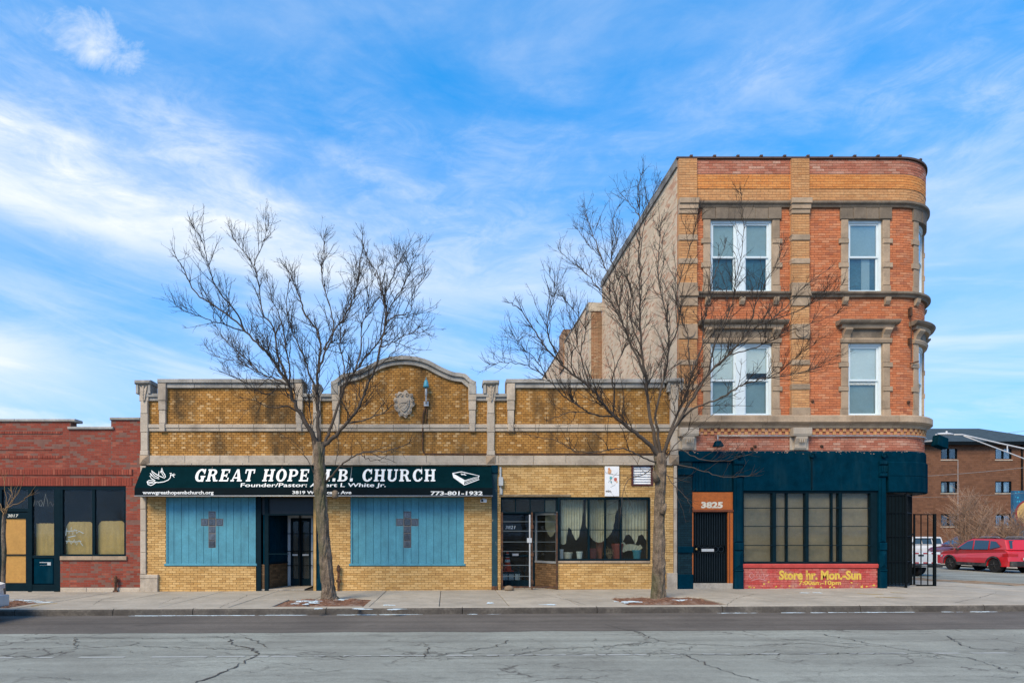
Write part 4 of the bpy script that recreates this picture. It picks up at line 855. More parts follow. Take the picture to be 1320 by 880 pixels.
for cx_, w_, lab in ((814, 15, 'fanned cream paper sunshade lying left of the blue bowl'),):
    P = [(dx(cx_ - 12 + 2, CD + .45), .45, fz(720))]
    fan = MB(); k = 14
    for i in range(k + 1):
        a = math.pi * (.12 + .76 * i / k); fan.v.append((fx(818) + .40 * math.cos(a) * (1 if a < 1.57 else 1), .42 + .012 * (i % 2), fz(712) + .46 * math.sin(a) * (.55 if .8 < a < 2.0 else .8)))
    b0 = len(fan.v)
    for i in range(k + 1):
        a = math.pi * (.12 + .76 * i / k); fan.v.append((fx(818) + .2 * math.cos(a), .45 + .012 * (i % 2), fz(714) + .1 * math.sin(a)))
    for i in range(k): fan.f.append([i, i + 1, b0 + i + 1, b0 + i]); fan.m.append(0); fan.r.append(.5)
    one(fan, 'paper_fan', CURT, 'pleated cream paper fan standing on the shop window shelf', 'fan')
SHZ = fz(722) + .022
def pot(px, wpx, hpx, col, y, nm, label, taper=.75):
    D = CD + y; X_ = dx(px, D); r0 = wpx * D / F / 2; h = hpx * D / F; t = thing(nm, label, 'pot' if nm != 'box' else 'box', (X_, y, SHZ))
    MB().lathe([(r0 * taper, 0), (r0, h * .82), (r0 * 1.08, h * .82), (r0 * 1.08, h), (r0 * .92, h), (r0 * .86, h * .8)], (X_, y, SHZ), 14).build('body', pm(nm + '_' + str(px), col, .5, .15, 8), t, smooth=False)
    return t
pot(732, 12, 9, (.45, .43, .36), .40, 'bowl', 'wide cream bowl on the shop window shelf'); pot(747, 8, 10, (.5, .55, .53), .35, 'pot', 'small white pot beside the cream bowl'); pot(724, 4.5, 13, (.5, .5, .5), .3, 'vase', 'slim pale vase in the window corner', .95)
pot(765, 9, 14, (.13, .03, .03), .42, 'pot', 'dark red pot with straight sides by the thick mullion', .9); pot(773, 10, 26, (.3, .09, .05), .62, 'planter', 'tall terracotta planter under the scalloped curtain', .6); pot(796, 15, 20, (.20, .04, .03), .55, 'pot', 'big round maroon pot with dry stems'); pot(821, 11, 12, (.03, .20, .27), .36, 'bowl', 'teal blue bowl below the torn shade'); pot(820, 8, 15, (.28, .06, .04), .6, 'pot', 'red clay pot standing behind the blue bowl', .8)
mb = MB(); r_ = random.Random(8)
for k in range(16): 
    a = r_.uniform(0, 6.28); x = dx(786, CD + .45); mb.tube([(x + .05 * math.cos(a), .45, SHZ), (x + r_.uniform(-.16, .12), .45 + r_.uniform(-.08, .08), SHZ + r_.uniform(.15, .33)), (x + r_.uniform(-.2, .18), .45, SHZ + r_.uniform(.05, .4))], .006, 3)
one(mb, 'dry_plant', pm('dry_stems', (.3, .22, .12)), 'dry wiry plant stems curling on the window shelf', 'plant')
cn = thing('traffic_cone', 'orange traffic cone with white bands behind the barred shop door', 'cone', (dx(654, CD + 1.3), 1.3, .03))
X_ = dx(654, CD + 1.3); OR = pm('cone_orange', (.75, .06, .02), .5, .08, 6); zc = .52
MB().slab([(X_ - .17, 1.13), (X_ + .17, 1.13), (X_ + .17, 1.47), (X_ - .17, 1.47)], zc, zc + .03).build('base', OR, cn); H_ = .62
for a, b, m_ in ((0, .42, OR), (.42, .56, WHP), (.56, .66, OR), (.66, .84, WHP), (.84, 1, OR)):
    MB().lathe([(.135 - .105 * a, .03 + a * H_), (.135 - .105 * b, .03 + b * H_)], (X_, 1.3, zc), 18).build('band' if m_ is WHP else 'shell', m_, cn, smooth=True)
cr = thing('crate', 'low dark crate with pale front panes under the traffic cone', 'crate', (X_ + .12, 1.35, .03))
mb = MB(); mb.box(X_ - .22, X_ + .42, 1.1, 1.6, .03, .515); mb.build('body', TEAL, cr)
for k in range(3): MB().box(X_ - .16 + k * .19, X_ - .02 + k * .19, 1.085, 1.098, .18, .45).build('panel', GREY, cr)
mb = MB(); mb.lathe([(.12, 0), (.15, .04), (.12, .11), (.05, .14), (.0, .145)], (fx(655), -.22, gz(1.8)), 9)
st_ = one(mb, 'boulder', pm('boulder_stone', (.2, .15, .1), .95, .3, 5, bump=.6, bscale=20), 'brown rounded stone propped against the shop door grille', 'stone', smooth=True)
# ------------------------------------------------------------------ red brick shop on the left
RD = thing('red_brick_shop', 'single storey red brick shop with stepped parapet and dark glazed front', 'building', (fx(60), 0, gz(-12)))
XL = -190
def rclip(zm):
    py = HYP - (zm - EYE) * F / CD; o = []
    for a, b, top in ((XL, 90, 542), (90, 143, 552), (143, 181, 540)):
        if py > top: o.append((fx(a), fx(b)))
    return o
brickwork(RD, [RB, MOR], FRONT, 0, 1, -.12, fz(540), clip=rclip, seed=51, d=-.005,
          holes=[(fx(-90), fx(77.5), -1, fz(626)), (fx(77.5), fx(162), fz(721.5), fz(626)), (fx(77.5), fx(181.2), -1, fz(757)), (fx(XL), fx(171), fz(626), fz(615.5)), (fx(XL), fx(171), fz(612), fz(604.5)), (fx(XL), fx(80), fz(590.5), fz(587)), (fx(XL), fx(80), fz(559), fz(555.5))])
for a, b, z0, z1, d in ((XL, 171, 626, 615.5, .004), (XL, 171, 612, 604.5, .022), (XL, 80, 590.5, 587, .012), (XL, 80, 559, 555.5, .012)): soldier(MB(), FRONT, fx(a), fx(b), fz(z0), fz(z1), .075, d=d, seed=int(z0)).build('soldier_course', [RB, MOR], RD, kind='stuff')
mb = MB()
for k in range(20): lay(mb, FRONT, fx(XL), fx(67 - (k % 2)), fz(580 - 0) + 0, fz(577.5) + 0, seed=k, d=.012) if k == 0 else None
mb.build('panel_course', [RB, MOR], RD, kind='stuff')
mb = MB(); mb.prism([(fx(XL), -.12), (fx(XL), fz(541)), (fx(91), fz(541)), (fx(91), fz(551)), (fx(143), fz(551)), (fx(143), fz(539)), (fx(181), fz(539)), (fx(181), fz(621)), (fx(XL), fz(621))][1:], .006, .3)
mb.build('parapet_wall', MOR, RD, fix=True)
mb = MB(); mb.box(fx(XL), fx(XL) + .3, .3, 22, -.1, fz(575)); mb.box(fx(180), fx(181), .3, 22, -.1, fz(575)); mb.box(fx(XL), fx(181), 22, 22.2, -.1, fz(575)); mb.box(fx(163), fx(181), .006, .3, -.1, fz(621)); mb.box(fx(77.5), fx(163), .006, .3, -.1, fz(722)); mb.build('outer_wall', MOR, RD)
MB().box(fx(XL), fx(181), .3, 22, fz(580), fz(577)).build('roof', ROOF, RD)
mb = MB(); mb.box(fx(XL) + .4, fx(179), 5, 5.1, 0, fz(581)); mb.box(fx(XL), fx(180), .3, 5, -.05, .02); mb.build('interior_wall', INT, RD)
for a, b, y, d in ((XL, -60, 540, .05), (-60, 20, 540, .05), (20, 98, 540, .05), (88, 147, 550, .06), (142, 181.3, 538, .05)): pst('coping_stone', RD, STG, a + .1, y, b - .1, y + 3.4, d, .34, .015)
for a, b in ((78, 120), (120, 164)): pst('sill_stone', RD, STB, a + .1, 716.5, b - .1, 721.6, .05, .12)
for a, b in ((78, 112), (112, 148), (148, 181)): pst('base_stone', RD, ST, a + .1, 757, b - .1, 768, .02, .05)
# aluminium front painted dark teal
mb = MB(); zt = fz(626.3)
mb.box(fx(-90), fx(162), .02, .12, zt - .1, zt)
for a, b in ((-2, 1.5), (35.5, 40.5), (69, 77.5)): mb.box(fx(a), fx(b), .02, .13, -.1, zt - .1)
mb.box(fx(78), fx(162), .03, .12, fz(716.5), fz(714)); mb.box(fx(77.6), fx(80), .025, .125, fz(714), zt - .1); mb.box(fx(159.5), fx(162), .025, .12, fz(714), zt - .1); mb.box(fx(118), fx(121.5), .03, .12, fz(714), zt - .1); mb.box(fx(1.5), fx(35.5), .03, .11, fz(659), fz(655)); mb.box(fx(40.5), fx(69), .03, .11, fz(719), fz(715.5)); mb.box(fx(40.5), fx(69), .03, .11, fz(763), fz(753))
sf = mb.build('shopfront_frame', TEAL2, RD)
mb = MB(); mb.block(FRONT, fx(41.5), fx(68), fz(753), fz(719), -.09, -.045, .03); mb.box(fx(49), fx(60), .03, .05, fz(728), fz(725)); kp = mb.build('kick_panel', TEAL, RD)
MB().box(fx(50), fx(64.5), .032, .043, fz(728.2), fz(724.2)).build('mail_slot', GREY, kp)
for a, b, t_, bt in ((80, 118, 630, 714), (121.5, 159.5, 630, 714), (40.5, 69, 630, 715.5), (1.5, 35.5, 630, 655)): MB().box(fx(a), fx(b), .07, .076, fz(bt), fz(t_) - .003).build('pane', GLD, sf)
mb = MB(); mb.box(fx(-1), fx(3), .04, .1, .02, fz(660)); mb.box(fx(32), fx(35.3), .04, .1, .02, fz(660)); mb.box(fx(3), fx(32), .04, .1, fz(668), fz(660)); mb.box(fx(3), fx(32), .04, .1, .02, fz(751)); mb.box(fx(3), fx(32), .035, .095, fz(715.5), fz(714))
dd = mb.build('shop_door', TEAL2, RD); MB().box(fx(3), fx(32), .07, .085, fz(751), fz(668)).build('plywood_panel', TANW, dd)
lettering('door_number', '3817', 8.5, 22, 662.3, 666.3, lambda a, b: (fx(a), .0375, fz(b)), pm('pale_number', (.55, .55, .48)), dd, .02, .6)
mb = MB(); mb.box(fx(-90), fx(77.5), .02, .3, -.1, .005); mb.build('entry_step', CONC, RD)
r_ = random.Random(9)
for a, b, top, bt in ((81, 117, 672, 714), (122.5, 158, 671, 714), (42, 68, 673.5, 715.5)):
    n = 16; mb = MB(); pts = []
    for i in range(n + 1):
        t = i / n; h = top + (6 * max(0, 1 - t * 9) + 5 * max(0, 1 - (1 - t) * 10) if b > 70 else .6) + r_.uniform(-.4, .4)
        for j in range(6): pts.append((fx(a + (b - a) * t), .16 + .018 * pnoise(Vector((i * .5, j * .6, a))) , fz(h) + (fz(bt) - fz(h)) * j / 5))
    mb.add(pts, [(i * 6 + j, (i + 1) * 6 + j, (i + 1) * 6 + j + 1, i * 6 + j + 1) for i in range(n) for j in range(5)])
    one(mb, 'paper_sheet', PAPER, {81: 'kraft paper sheet behind the graffiti marked shop pane', 122.5: 'kraft paper sheet behind the clean shop pane', 42: 'kraft paper sheet behind the narrow sidelight'}[a], 'paper')
GRF = pm('chalky_blue_graffiti', (.32, .42, .46), .8, .1, 9); panes = [o for o in sf.children]
for pts in ([(83, 690), (84, 680), (87, 688), (90, 679), (92, 689), (95, 681), (97, 687), (100, 684), (106, 687)], [(83, 684), (90, 684), (98, 683)], [(84, 700), (87, 694), (90, 701), (94, 695), (97, 702), (100, 696), (105, 703)], [(83, 697), (95, 698), (103, 697)], [(86, 692), (96, 690)]):
    q = MB().stroke(lambda a, b: (fx(a), .0665, fz(b)), pts, .75).build('graffiti', GRF, panes[0])
for pts in ([(41.5, 652), (43, 644), (45, 650), (46, 645)], [(49, 651), (48, 646), (51, 644), (53, 648), (51, 652), (49, 651)], [(54, 652), (57, 636), (59, 644), (60, 652), (63, 646), (66, 652), (68, 648)]): MB().stroke(lambda a, b: (fx(a), .0665, fz(b)), pts, .6).build('graffiti', pm('faint_graffiti', (.16, .18, .18)), panes[2])

# ------------------------------------------------------------------ corner building
CO = thing('corner_building', 'three storey orange brick corner building with rounded corner and dark teal shopfront', 'building', (fx(1030), 0, .1))
RR = 1.6; C0 = 14.148 - .486 * RR; PC = Round(C0, RR); UE = C0 + PC.L; US = UE + 1.2; XW = fx(873)
def U(p): return fx(p)
ztop, zs1, zs2 = fz(205), fz(536), fz(581)
A0, A1 = C0 + R(25) * RR, C0 + R(65) * RR                      # window on the rounded corner
w3 = [(U(915), U(996)), (U(1092.5), U(1138)), (A0, A1)]
holes = []
for a, b in w3: holes += [(a, b, fz(378), fz(283)), (a, b, fz(537), fz(442))]
for t_, b_, m_, sd, ch in ((207, 225.5, RB2, 61, .076), (225.5, 244, OBB, 62, .076), (244, 263, BB, 63, .076)):
    brickwork(CO, [m_, MO], PC, XW, US, fz(b_), fz(t_), seed=sd, ch=ch, bl=.235, d=.03 if t_ < 240 else .02)
brickwork(CO, [OB, MOR], PC, XW, US, fz(537), fz(263), seed=64, holes=holes, ch=.072, bl=.22)
brickwork(CO, [RB2, MOR], PC, XW, US, zs2 - .05, fz(552), seed=65, ch=.072, bl=.22)
# checkered course
rg = random.Random(7)
for z_, ph in ((556.2, 0), (560.2, 1)):
    u = U(898); k = ph
    mb = MB()
    while u < US:
        mb.ubox(PC, u + .004, u + .096, fz(z_), fz(z_ - 3.8), -.01, .035 if k % 2 else .004, k % 2, rg.random()); u += .1; k += 1
    mb.build('checker_course', [RB2, BB], CO, kind='stuff')
# metal edge with clips
mb = MB(); mb.ubox(PC, XW - .04, US + .1, ztop - .02, ztop + .03, -.3, .07); mb.build('metal_coping', pm('brown_metal_edge', (.085, .05, .035), .6, .3, 6), CO)
for k in range(11):
    u = U(890 + 30 * k) if 890 + 30 * k < 1160 else C0 + (k - 9) * .75
    mb = MB(); mb.ubox(PC, u - .04, u + .04, ztop + .031, ztop + .075, -.1, .085); mb.build('coping_clip', pm('brown_metal_edge', (.1, .06, .04)), CO)
# cornice under the brick parapet, string courses
CP = lambda a, b, d: [(-.02, fz(b)), (d * .45, fz(b)), (d * .6, fz(b - (b - a) * .35)), (d, fz(b - (b - a) * .6)), (d, fz(a)), (-.02, fz(a))]
stones('cornice_stone', CO, STD, PC, U(898), US, CP(261.5, 268.5, .13), 1.1, 1)
stones('string_stone', CO, STD, PC, U(898), US, CP(377.5, 384, .15), 1.0, 2)
stones('sill_course_stone', CO, STB, PC, XW, US, [(-.02, fz(547)), (.13, fz(547)), (.20, fz(545)), (.20, fz(537.5)), (.15, fz(536)), (-.02, fz(536))], 1.25, 3)
stones('cornice_stone', CO, STB, PC, XW, US, [(-.02, fz(552)), (.05, fz(552)), (.08, fz(549)), (.13, fz(547.1)), (-.02, fz(547.1))], 1.25, 4)
def cst(name, mat, x0, y0, x1, y1, d, back=.02, c=.012): return MB().block(PC, U(x0), U(x1), fz(y1), fz(y0), -back, d, c).build(name, mat, CO)
# pilasters of buff brick with stone blocks
for x0, x1 in ((873.4, 897), (1018, 1041)):
    lay(MB(), PC, U(x0), U(x1), fz(537), fz(207), ch=.072, bl=.235, d=.10, seed=int(x0)).build('pilaster_brickwork', [BB, MO], CO, kind='stuff')
    mb = MB(); mb.box(U(x0) + .002, U(x0) + .012, -.089, 0, fz(537), fz(207)); mb.box(U(x1) - .012, U(x1) - .002, -.089, 0, fz(537), fz(207)); mb.build('pilaster_return', BB, CO)
    for y0, y1, d, o in ((259, 266, .20, 2), (266, 272.5, .16, 1.2), (272.5, 278, .13, .5), (304.5, 312, .125, .4), (335, 342, .125, .4), (366, 371, .12, .4), (371, 378, .15, .5), (378, 384, .18, 1), (384, 396, .13, .5), (419, 438, .13, .4), (465, 471.5, .125, .4), (496, 503, .125, .4), (526, 536, .14, .6)):
        cst('pilaster_stone', STB, x0 - o * .8 if x0 > 900 else x0, y0, x1 + o * .8, y1, d)
    xc = (x0 + x1) / 2; X_ = U(xc)
    mb = MB(); mb.lathe([(.19, 0), (.19, .02), (.15, .025), (.15, .01), (.1, .012), (.05, .035), (0, .04)], (X_, -.165, fz(428.5)), 20, 'y'); mb.build('roundel', STB, CO, fix=True)
    # corbel below
    mb = MB(); prof = [(0, fz(580)), (.06, fz(580)), (.09, fz(577)), (.10, fz(573)), (.16, fz(566)), (.22, fz(560)), (.22, fz(552)), (0, fz(552))]
    hw = 12 * CD / F
    mb.sweep(PC, X_ - hw if x0 > 900 else U(x0), X_ + hw, [(0, fz(563)), (.19, fz(563)), (.22, fz(560)), (.22, fz(552.3)), (0, fz(552.3))]); mb.sweep(PC, X_ - hw * .62, X_ + hw * .62, [(0, fz(580)), (.05, fz(580)), (.09, fz(577.5)), (.10, fz(573)), (.17, fz(566)), (.18, fz(563)), (0, fz(563))])
    mb.sweep(PC, X_ - hw, X_ + hw, [(0, fz(580)), (.03, fz(580)), (.03, fz(563.2)), (0, fz(563.2))])
    for k in (-1, 0, 1): mb.box(X_ + k * .06 - .012, X_ + k * .06 + .012, -.20, -.15, fz(571), fz(566.5))
    mb.build('corbel', ST, CO, fix=True, bevel=.008)
# windows
BLD = pm('pale_roller_blind', (.86, .88, .84), .8, .06, 2); BLD2 = pm('grey_green_tone', (.42, .53, .54), .8, .08, 2)
WVN = pm('window_vinyl', (.60, .70, .74), .45, .05, 6, spec=.3); SC3 = pm('dark_room_teal', (.075, .19, .235), .8, .3, 2)
SCR = pm('insect_screen', (.32, .42, .43), .8, .12, 3)
BOFF = [.0, -.12, .22, .05]
def sash(u0, u1, t_, b_, path, kind, top):
    """white two-sash window in the opening u0..u1"""
    zt, zb = fz(t_), fz(b_); fw = .085; mb = MB()
    mb.ubox(path, u0, u1, zt - fw, zt, -.16, -.05); mb.ubox(path, u0, u1, zb, zb + .06, -.16, -.03); mb.ubox(path, u0, u0 + fw, zb + .06, zt - fw, -.16, -.05); mb.ubox(path, u1 - fw, u1, zb + .06, zt - fw, -.16, -.05)
    cols = [(u0 + fw, u1 - fw)]
    if kind == 2:
        m_ = (u0 + u1) / 2; mb.ubox(path, m_ - .14, m_ + .14, zb + .06, zt - fw, -.16, -.055); cols = [(u0 + fw, m_ - .14), (m_ + .14, u1 - fw)]
    wn = mb.build('window', WVN, CO, bevel=.008)
    zm = (zt + zb) / 2 + .0
    for a, b in cols:
        for z0, z1, y in ((zm - .02, zt - fw, -.085), (zb + .06, zm + .02, -.115)):
            s = .05; mb = MB(); mb.ubox(path, a, b, z0, z0 + s, y - .03, y); mb.ubox(path, a, b, z1 - s, z1, y - .03, y); mb.ubox(path, a, a + s, z0 + s, z1 - s, y - .03, y); mb.ubox(path, b - s, b, z0 + s, z1 - s, y - .03, y)
            mb.build('sash', WVN, wn); MB().ubox(path, a + s, b - s, z0 + s, z1 - s, y - .02, y - .015).build('pane', GLU, wn)
        if top: MB().ubox(path, a + .01, b - .01, zm + (.0 if t_ < 400 else BOFF.pop()), zt - fw, -.135, -.13).build('blind_sky_sheet', top, wn)  # third-floor sheet takes the tone of sky reflected in the panes
        if t_ < 400 and kind == 1: MB().ubox(path, a + (b - a) * .5, a + (b - a) * .78, zb + .06, zm, -.18, -.17).build('curtain', BLD2, wn)
        MB().ubox(path, a, b, zb + .06, zm, -.19, -.185).build('shade', SCR if t_ > 400 else SC3, wn)  # on the third floor this dark sheet stands in for the dim room
    mb = MB(); mb.ubox(path, u0 - .05, u1 + .05, zb - .05, zt + .05, -.62, -.60); mb.build('room_shade', BLD2, wn)
    return wn
for i, (a, b) in enumerate(w3):
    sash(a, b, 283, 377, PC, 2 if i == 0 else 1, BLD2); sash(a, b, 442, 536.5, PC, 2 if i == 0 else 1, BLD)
def dressings(a, b):
    j = .20
    for t_, b_, top in ((283, 377, True), (442, 536, False)):
        for s in (0, 1):
            u0, u1 = (a - j, a + .015) if s == 0 else (b - .015, b + j)
            zs_ = [t_, t_ + 25, t_ + 31.5, t_ + 56, t_ + 62.5, b_ - 9, b_]
            for k in range(6):
                o = .07 if k in (1, 3) else (.03 if k == 5 else 0)
                MB().block(PC, u0 - (o if s == 0 else 0), u1 + (o if s else 0), fz(zs_[k + 1]) + .003, fz(zs_[k]) - .003, -.1, .05 if k in (1, 3) else .03).build('jamb_stone', STB if not top else STB, CO)
    # flat arch of splayed stones over the upper window
    u0, u1 = a - .24, b + .24; n = max(3, round((u1 - u0) / .36))
    for k in range(n): MB().block(PC, u0 + (u1 - u0) * k / n + .003, u0 + (u1 - u0) * (k + 1) / n - .003, fz(283.3) + .0, fz(268.6), -.1, .05 + .012 * (k % 2)).build('lintel_stone', STD, CO)
    # brackets below the string course
    for u in ([a - .08, (a + b) / 2, b + .08] if b - a > 1.5 else [a - .1, b + .1]):
        MB().sweep(PC, u - .075, u + .075, [(0, fz(393)), (.04, fz(393)), (.10, fz(389)), (.12, fz(384.2)), (0, fz(384.2))]).build('bracket', STB, CO, bevel=.006)
    # hood over the lower window
    u0, u1 = a - .2, b + .2
    MB().sweep(PC, u0 - .16, u1 + .16, [(-.01, fz(420.5)), (.16, fz(420.5)), (.24, fz(418.5)), (.27, fz(416)), (.25, fz(415)), (-.01, fz(414.5))]).build('hood_stone', STD, CO, bevel=.006)
    MB().sweep(PC, u0 - .05, u1 + .05, [(-.01, fz(424.5)), (.12, fz(424.5)), (.15, fz(420.6)), (-.01, fz(420.6))]).build('hood_stone', STB, CO)
    MB().sweep(PC, a + .05, b - .05, [(-.02, fz(436.5)), (.03, fz(436.5)), (.03, fz(424.6)), (-.02, fz(424.6))]).build('frieze_stone', STD, CO)
    MB().sweep(PC, u0 - .03, u1 + .03, [(-.1, fz(442)), (.06, fz(442)), (.09, fz(438)), (.07, fz(436.6)), (-.1, fz(436.6))]).build('lintel_stone', STB, CO, bevel=.006)
    for u in (a - .06, b + .06): MB().sweep(PC, u - .11, u + .11, [(-.01, fz(436.4)), (.05, fz(436.4)), (.09, fz(432)), (.19, fz(427)), (.19, fz(424.7)), (-.01, fz(424.7))]).build('bracket', STB, CO, bevel=.008)
for a, b in w3: dressings(a, b)
# left side wall of common brick with its stepped rear and chimneys
lw = Line((XW, 8.7), (XW, 0)); brickwork(CO, [CB, MOC], lw, 0, 8.69, 5.2, ztop - .25, seed=71, ch=.075, bl=.22)
ytop = ztop - .25
mb = MB(); mb.ubox(lw, -.02, 8.72, ytop, ztop + .01, -.3, .05); mb.build('side_coping', pm('tarred_parapet_edge', (.22, .22, .205), .9, .35, 2, dirt=(.09, .085, .08), dirts=1.2), CO)
TCB = brickmat('tan_chimney_brick', [(.33, .19, .11), (.42, .27, .16), (.30, .15, .085), (.46, .34, .22)])
XB = dx(759, 26.7); lw2 = Line((XB, 24), (XB, 8.72)); zt2 = 11.82; brickwork(CO, [CB, MOC], lw2, 0, lw2.len, 5.2, zt2, seed=72, ch=.075, bl=.22)
fl = Line((XB, 8.7), (XW, 8.7)); lay(MB(), fl, .1, fl.len, 5.2, zt2 - .35, seed=73).build('chimney_brickwork', [TCB, MOD], CO, kind='stuff'); MB().box(XB - .02, XW, 8.66, 9.2, zt2 - .35, zt2 + .02).build('rear_coping', pm('rear_parge', (.42, .38, .31), .9, .25, 2), CO); MB().box(XB, XB + .1, 8.695, 8.8, 5.2, zt2 - .35).build('quoin', pm('rear_parge', (.42, .38, .31)), CO)
mb = MB(); lay(mb, Line((XB - .06, 14.2), (XB + .9, 14.2)), 0, .96, 10.5, 12.55, seed=74); lay(mb, Line((XB - .06, 15.4), (XB - .06, 14.2)), 0, 1.2, 10.5, 12.55, seed=75); mb.box(XB - .05, XB + .89, 14.215, 15.4, 10.5, 12.54, 1); mb.build('chimney', [TCB, MOD], CO)
MB().box(XB - .03, XB + .3, 8.72, 24, zt2, zt2 + .06).build('rear_coping', STG, CO)
# hidden walls, roof and floors
mb = MB(); mb.box(XW + .012, XW + .25, .02, 8.7, -.1, ztop - .05); mb.box(XB + .02, XB + .3, 8.72, 24, -.1, zt2); mb.box(XB, 14.9, 24, 24.2, -.1, zt2); mb.box(XB + .02, XW, 8.74, 9, -.1, zt2 - .02); mb.box(14.72, 14.94, US - UE + RR, 24, -.1, zt2); mb.box(14.72, 14.94, 2.2, 24, -.1, fz(600)); mb.build('outer_wall', brickmat('side_brick', [(.4, .15, .08), (.45, .17, .09)]), CO)
mb = MB(); mb.slab([(XW + .25, .2)] + [PC.pt(u, -.25) for u in PC.segs(C0, UE)] + [(14.7, 8.7), (XW + .25, 8.7)], ztop - .7, ztop - .6); mb.box(XB + .3, 14.72, 8.9, 24, zt2 - .6, zt2 - .5)
mb.build('roof', ROOF, CO)
fl_pts = [(XW + .25, .16)] + [PC.pt(u, -.2) for u in PC.segs(C0, UE)] + [(14.75, 20), (XB + .3, 20)]
for z in (fz(552), fz(400)): MB().slab(fl_pts, z - .2, z).build('floor_slab', INT, CO)
arcp = [(C0 - .4, .0)] + [PC.pt(u, -.03) for u in PC.segs(C0 - .3, UE)] + [(C0 + RR - .03, 2.6), (C0 - .4, 2.6)]
MB().slab(arcp, fz(634.5), fz(632)).build('soffit', TEAL2, CO)
# teal frieze
UQ = UE
mb = MB(); mb.sweep(PC, XW + .01, UQ + .3, [(-.05, fz(594.3)), (.04, fz(594.3)), (.04, fz(583)), (.02, fz(581)), (-.05, fz(581))]); mb.build('frieze_board', TEAL, CO)
pan = [(957, 1044.4, .055), (1045, 1132, .055)]
for a, b, d in pan: MB().block(PC, U(a) + .004, U(b) - .004, fz(632.5), fz(594.4), -.05, d, .01).build('frieze_panel', TEAL, CO)
MB().sweep(PC, U(1143), UQ + .25, [(-.02, fz(634)), (.06, fz(634)), (.075, fz(633)), (.075, fz(614)), (.06, fz(613.4)), (.075, fz(613)), (.075, fz(596)), (.05, fz(594.5)), (-.02, fz(594.5))]).build('corner_frieze', TEAL, CO)
mb = MB(); mb.block(PC, U(893), U(944.5), fz(633.5), fz(594.4), -.1, -.04)
tp = mb.build('door_frieze', TEAL, CO)
for k in range(13): MB().ubox(PC, U(893.5) + k * .09, U(893.5) + k * .09 + .08, fz(632.5), fz(596), -.042, -.025).build('board', TEAL, tp)
for x in (1044.7,): MB().ubox(PC, U(x) - .02, U(x) + .02, fz(629), fz(590), .0, .075).build('cover_strip', TEAL2, CO)
for x in (951, 1044.7, 1137): 
    mb = MB(); mb.tube([(U(x) + .10 * math.cos(t * .7) * (1 - t / 12), -.10, fz(587.5) + .10 * math.sin(t * .7) * (1 - t / 12)) for t in range(11)], .022, 6); mb.lathe([(.05, 0), (.06, .03), (.03, .06)], (U(x), -.10, fz(588)), 10, 'y'); mb.build('scroll', TEAL, CO)
rq = random.Random(31)
CHIP = pm('bare_chipped_paint', (.30, .20, .15), .9, .3, 9)
for k in range(90):                                        # chips along the top of the frieze
    u = rq.uniform(XW + .2, UE - .3); z = fz(581.4) - abs(rq.gauss(0, .035)); s = rq.uniform(.006, .03)
    pts = [(u + s * rq.uniform(.4, 1.4) * math.cos(t), z + s * .6 * rq.uniform(.4, 1.4) * math.sin(t)) for t in (0, .9, 1.8, 2.7, 3.6, 4.5, 5.4)]
    MB().add([(*PC.pt(a, .0435 if z > fz(594) else .0585), b) for a, b in pts], [tuple(range(7))]).build('paint_chip', CHIP, CO)
# iron pilasters
for x0, x1 in ((945, 956.3), (1131, 1140.3)):
    for y0, y1, d, o in ((594.5, 599, .13, .4), (599, 610, .09, 0), (610, 614.5, .13, .5), (614.5, 699, .08, 0), (699, 709, .12, .2), (709, 733, .10, .0), (733, 736, .13, .3), (736, 763, .12, .2)):
        MB().block(PC, U(x0 - o), U(x1 + o), fz(y1), fz(y0), -.14, d, .02).build('iron_pilaster', TEAL, CO)
    mb = MB()
    for k in range(3): xx = U(x0) + .05 + k * .07; mb.ubox(PC, xx, xx + .03, fz(608.5), fz(600.5), .08, .11)
    mb.ubox(PC, U(x0) + .06, U(x1) - .06, fz(697), fz(617), .08, .10); mb.build('iron_relief', TEAL, CO)
    ux = (U(x0) + U(x1)) / 2; mb = MB(); w_ = .1; z0, z1 = fz(731), fz(711); zc = (z0 + z1) / 2
    mb.add([(ux - w_, -.10, z0), (ux + w_, -.10, z0), (ux + w_, -.10, z1), (ux - w_, -.10, z1), (ux, -.15, z0 + .1), (ux, -.15, z1 - .1)], [(0, 1, 4), (1, 2, 5, 4), (2, 3, 5), (3, 0, 4, 5)]); mb.build('iron_diamond', TEAL, CO)
# painted brick pier on the left, door, number panel
brickwork(CO, [TB, MOT], PC, U(873.3), U(892.5), -.1, fz(581), seed=81, d=.0)
for y0, y1, d in ((704, 712, .05), (740, 766, .05), (604, 612, .05)): cst('pier_stone', TEAL, 873.5, y0, 893, y1, d)
DY = .16
mb = MB(); mb.box(U(893), U(945), .02, .14, fz(657.3), fz(634)); np_ = mb.build('number_panel', ORW, CO)
MB().box(U(892.6), U(945.2), -.03, .06, fz(659.3), fz(656.6)).build('ledge', pm('dark_varnish', (.16, .045, .015), .5, .2, 5), np_)
lettering('door_number', '3825', 904, 932, 646.3, 654.6, lambda a, b: (fx(a), .0165, fz(b)), pm('cream_number', (.62, .58, .46)), np_, .05, .4)
mb = MB(); mb.box(U(938.3), U(944.8), .0, .16, fz(752), fz(659.4)); mb.box(U(892.7), U(894), .02, .16, fz(752), fz(659.4)); mb.build('door_jamb', ORW, CO)
mb = MB(); mb.box(U(939.5), U(941), -.012, 0, fz(751), fz(660)); mb.build('jamb_bead', pm('dark_varnish', (.16, .045, .015)), CO)
X0, X1, Z0, Z1 = U(894.2), U(938), fz(751), fz(659.6)
MB().box(X0, X1, DY, DY + .05, Z0, Z1).build('entrance_door', pm('black_door', (.004, .008, .011), .6, .2, 4, spec=.05), CO)
DBAR = pm('worn_black_bar', (.012, .022, .030), .55, .3, 9, spec=.15)
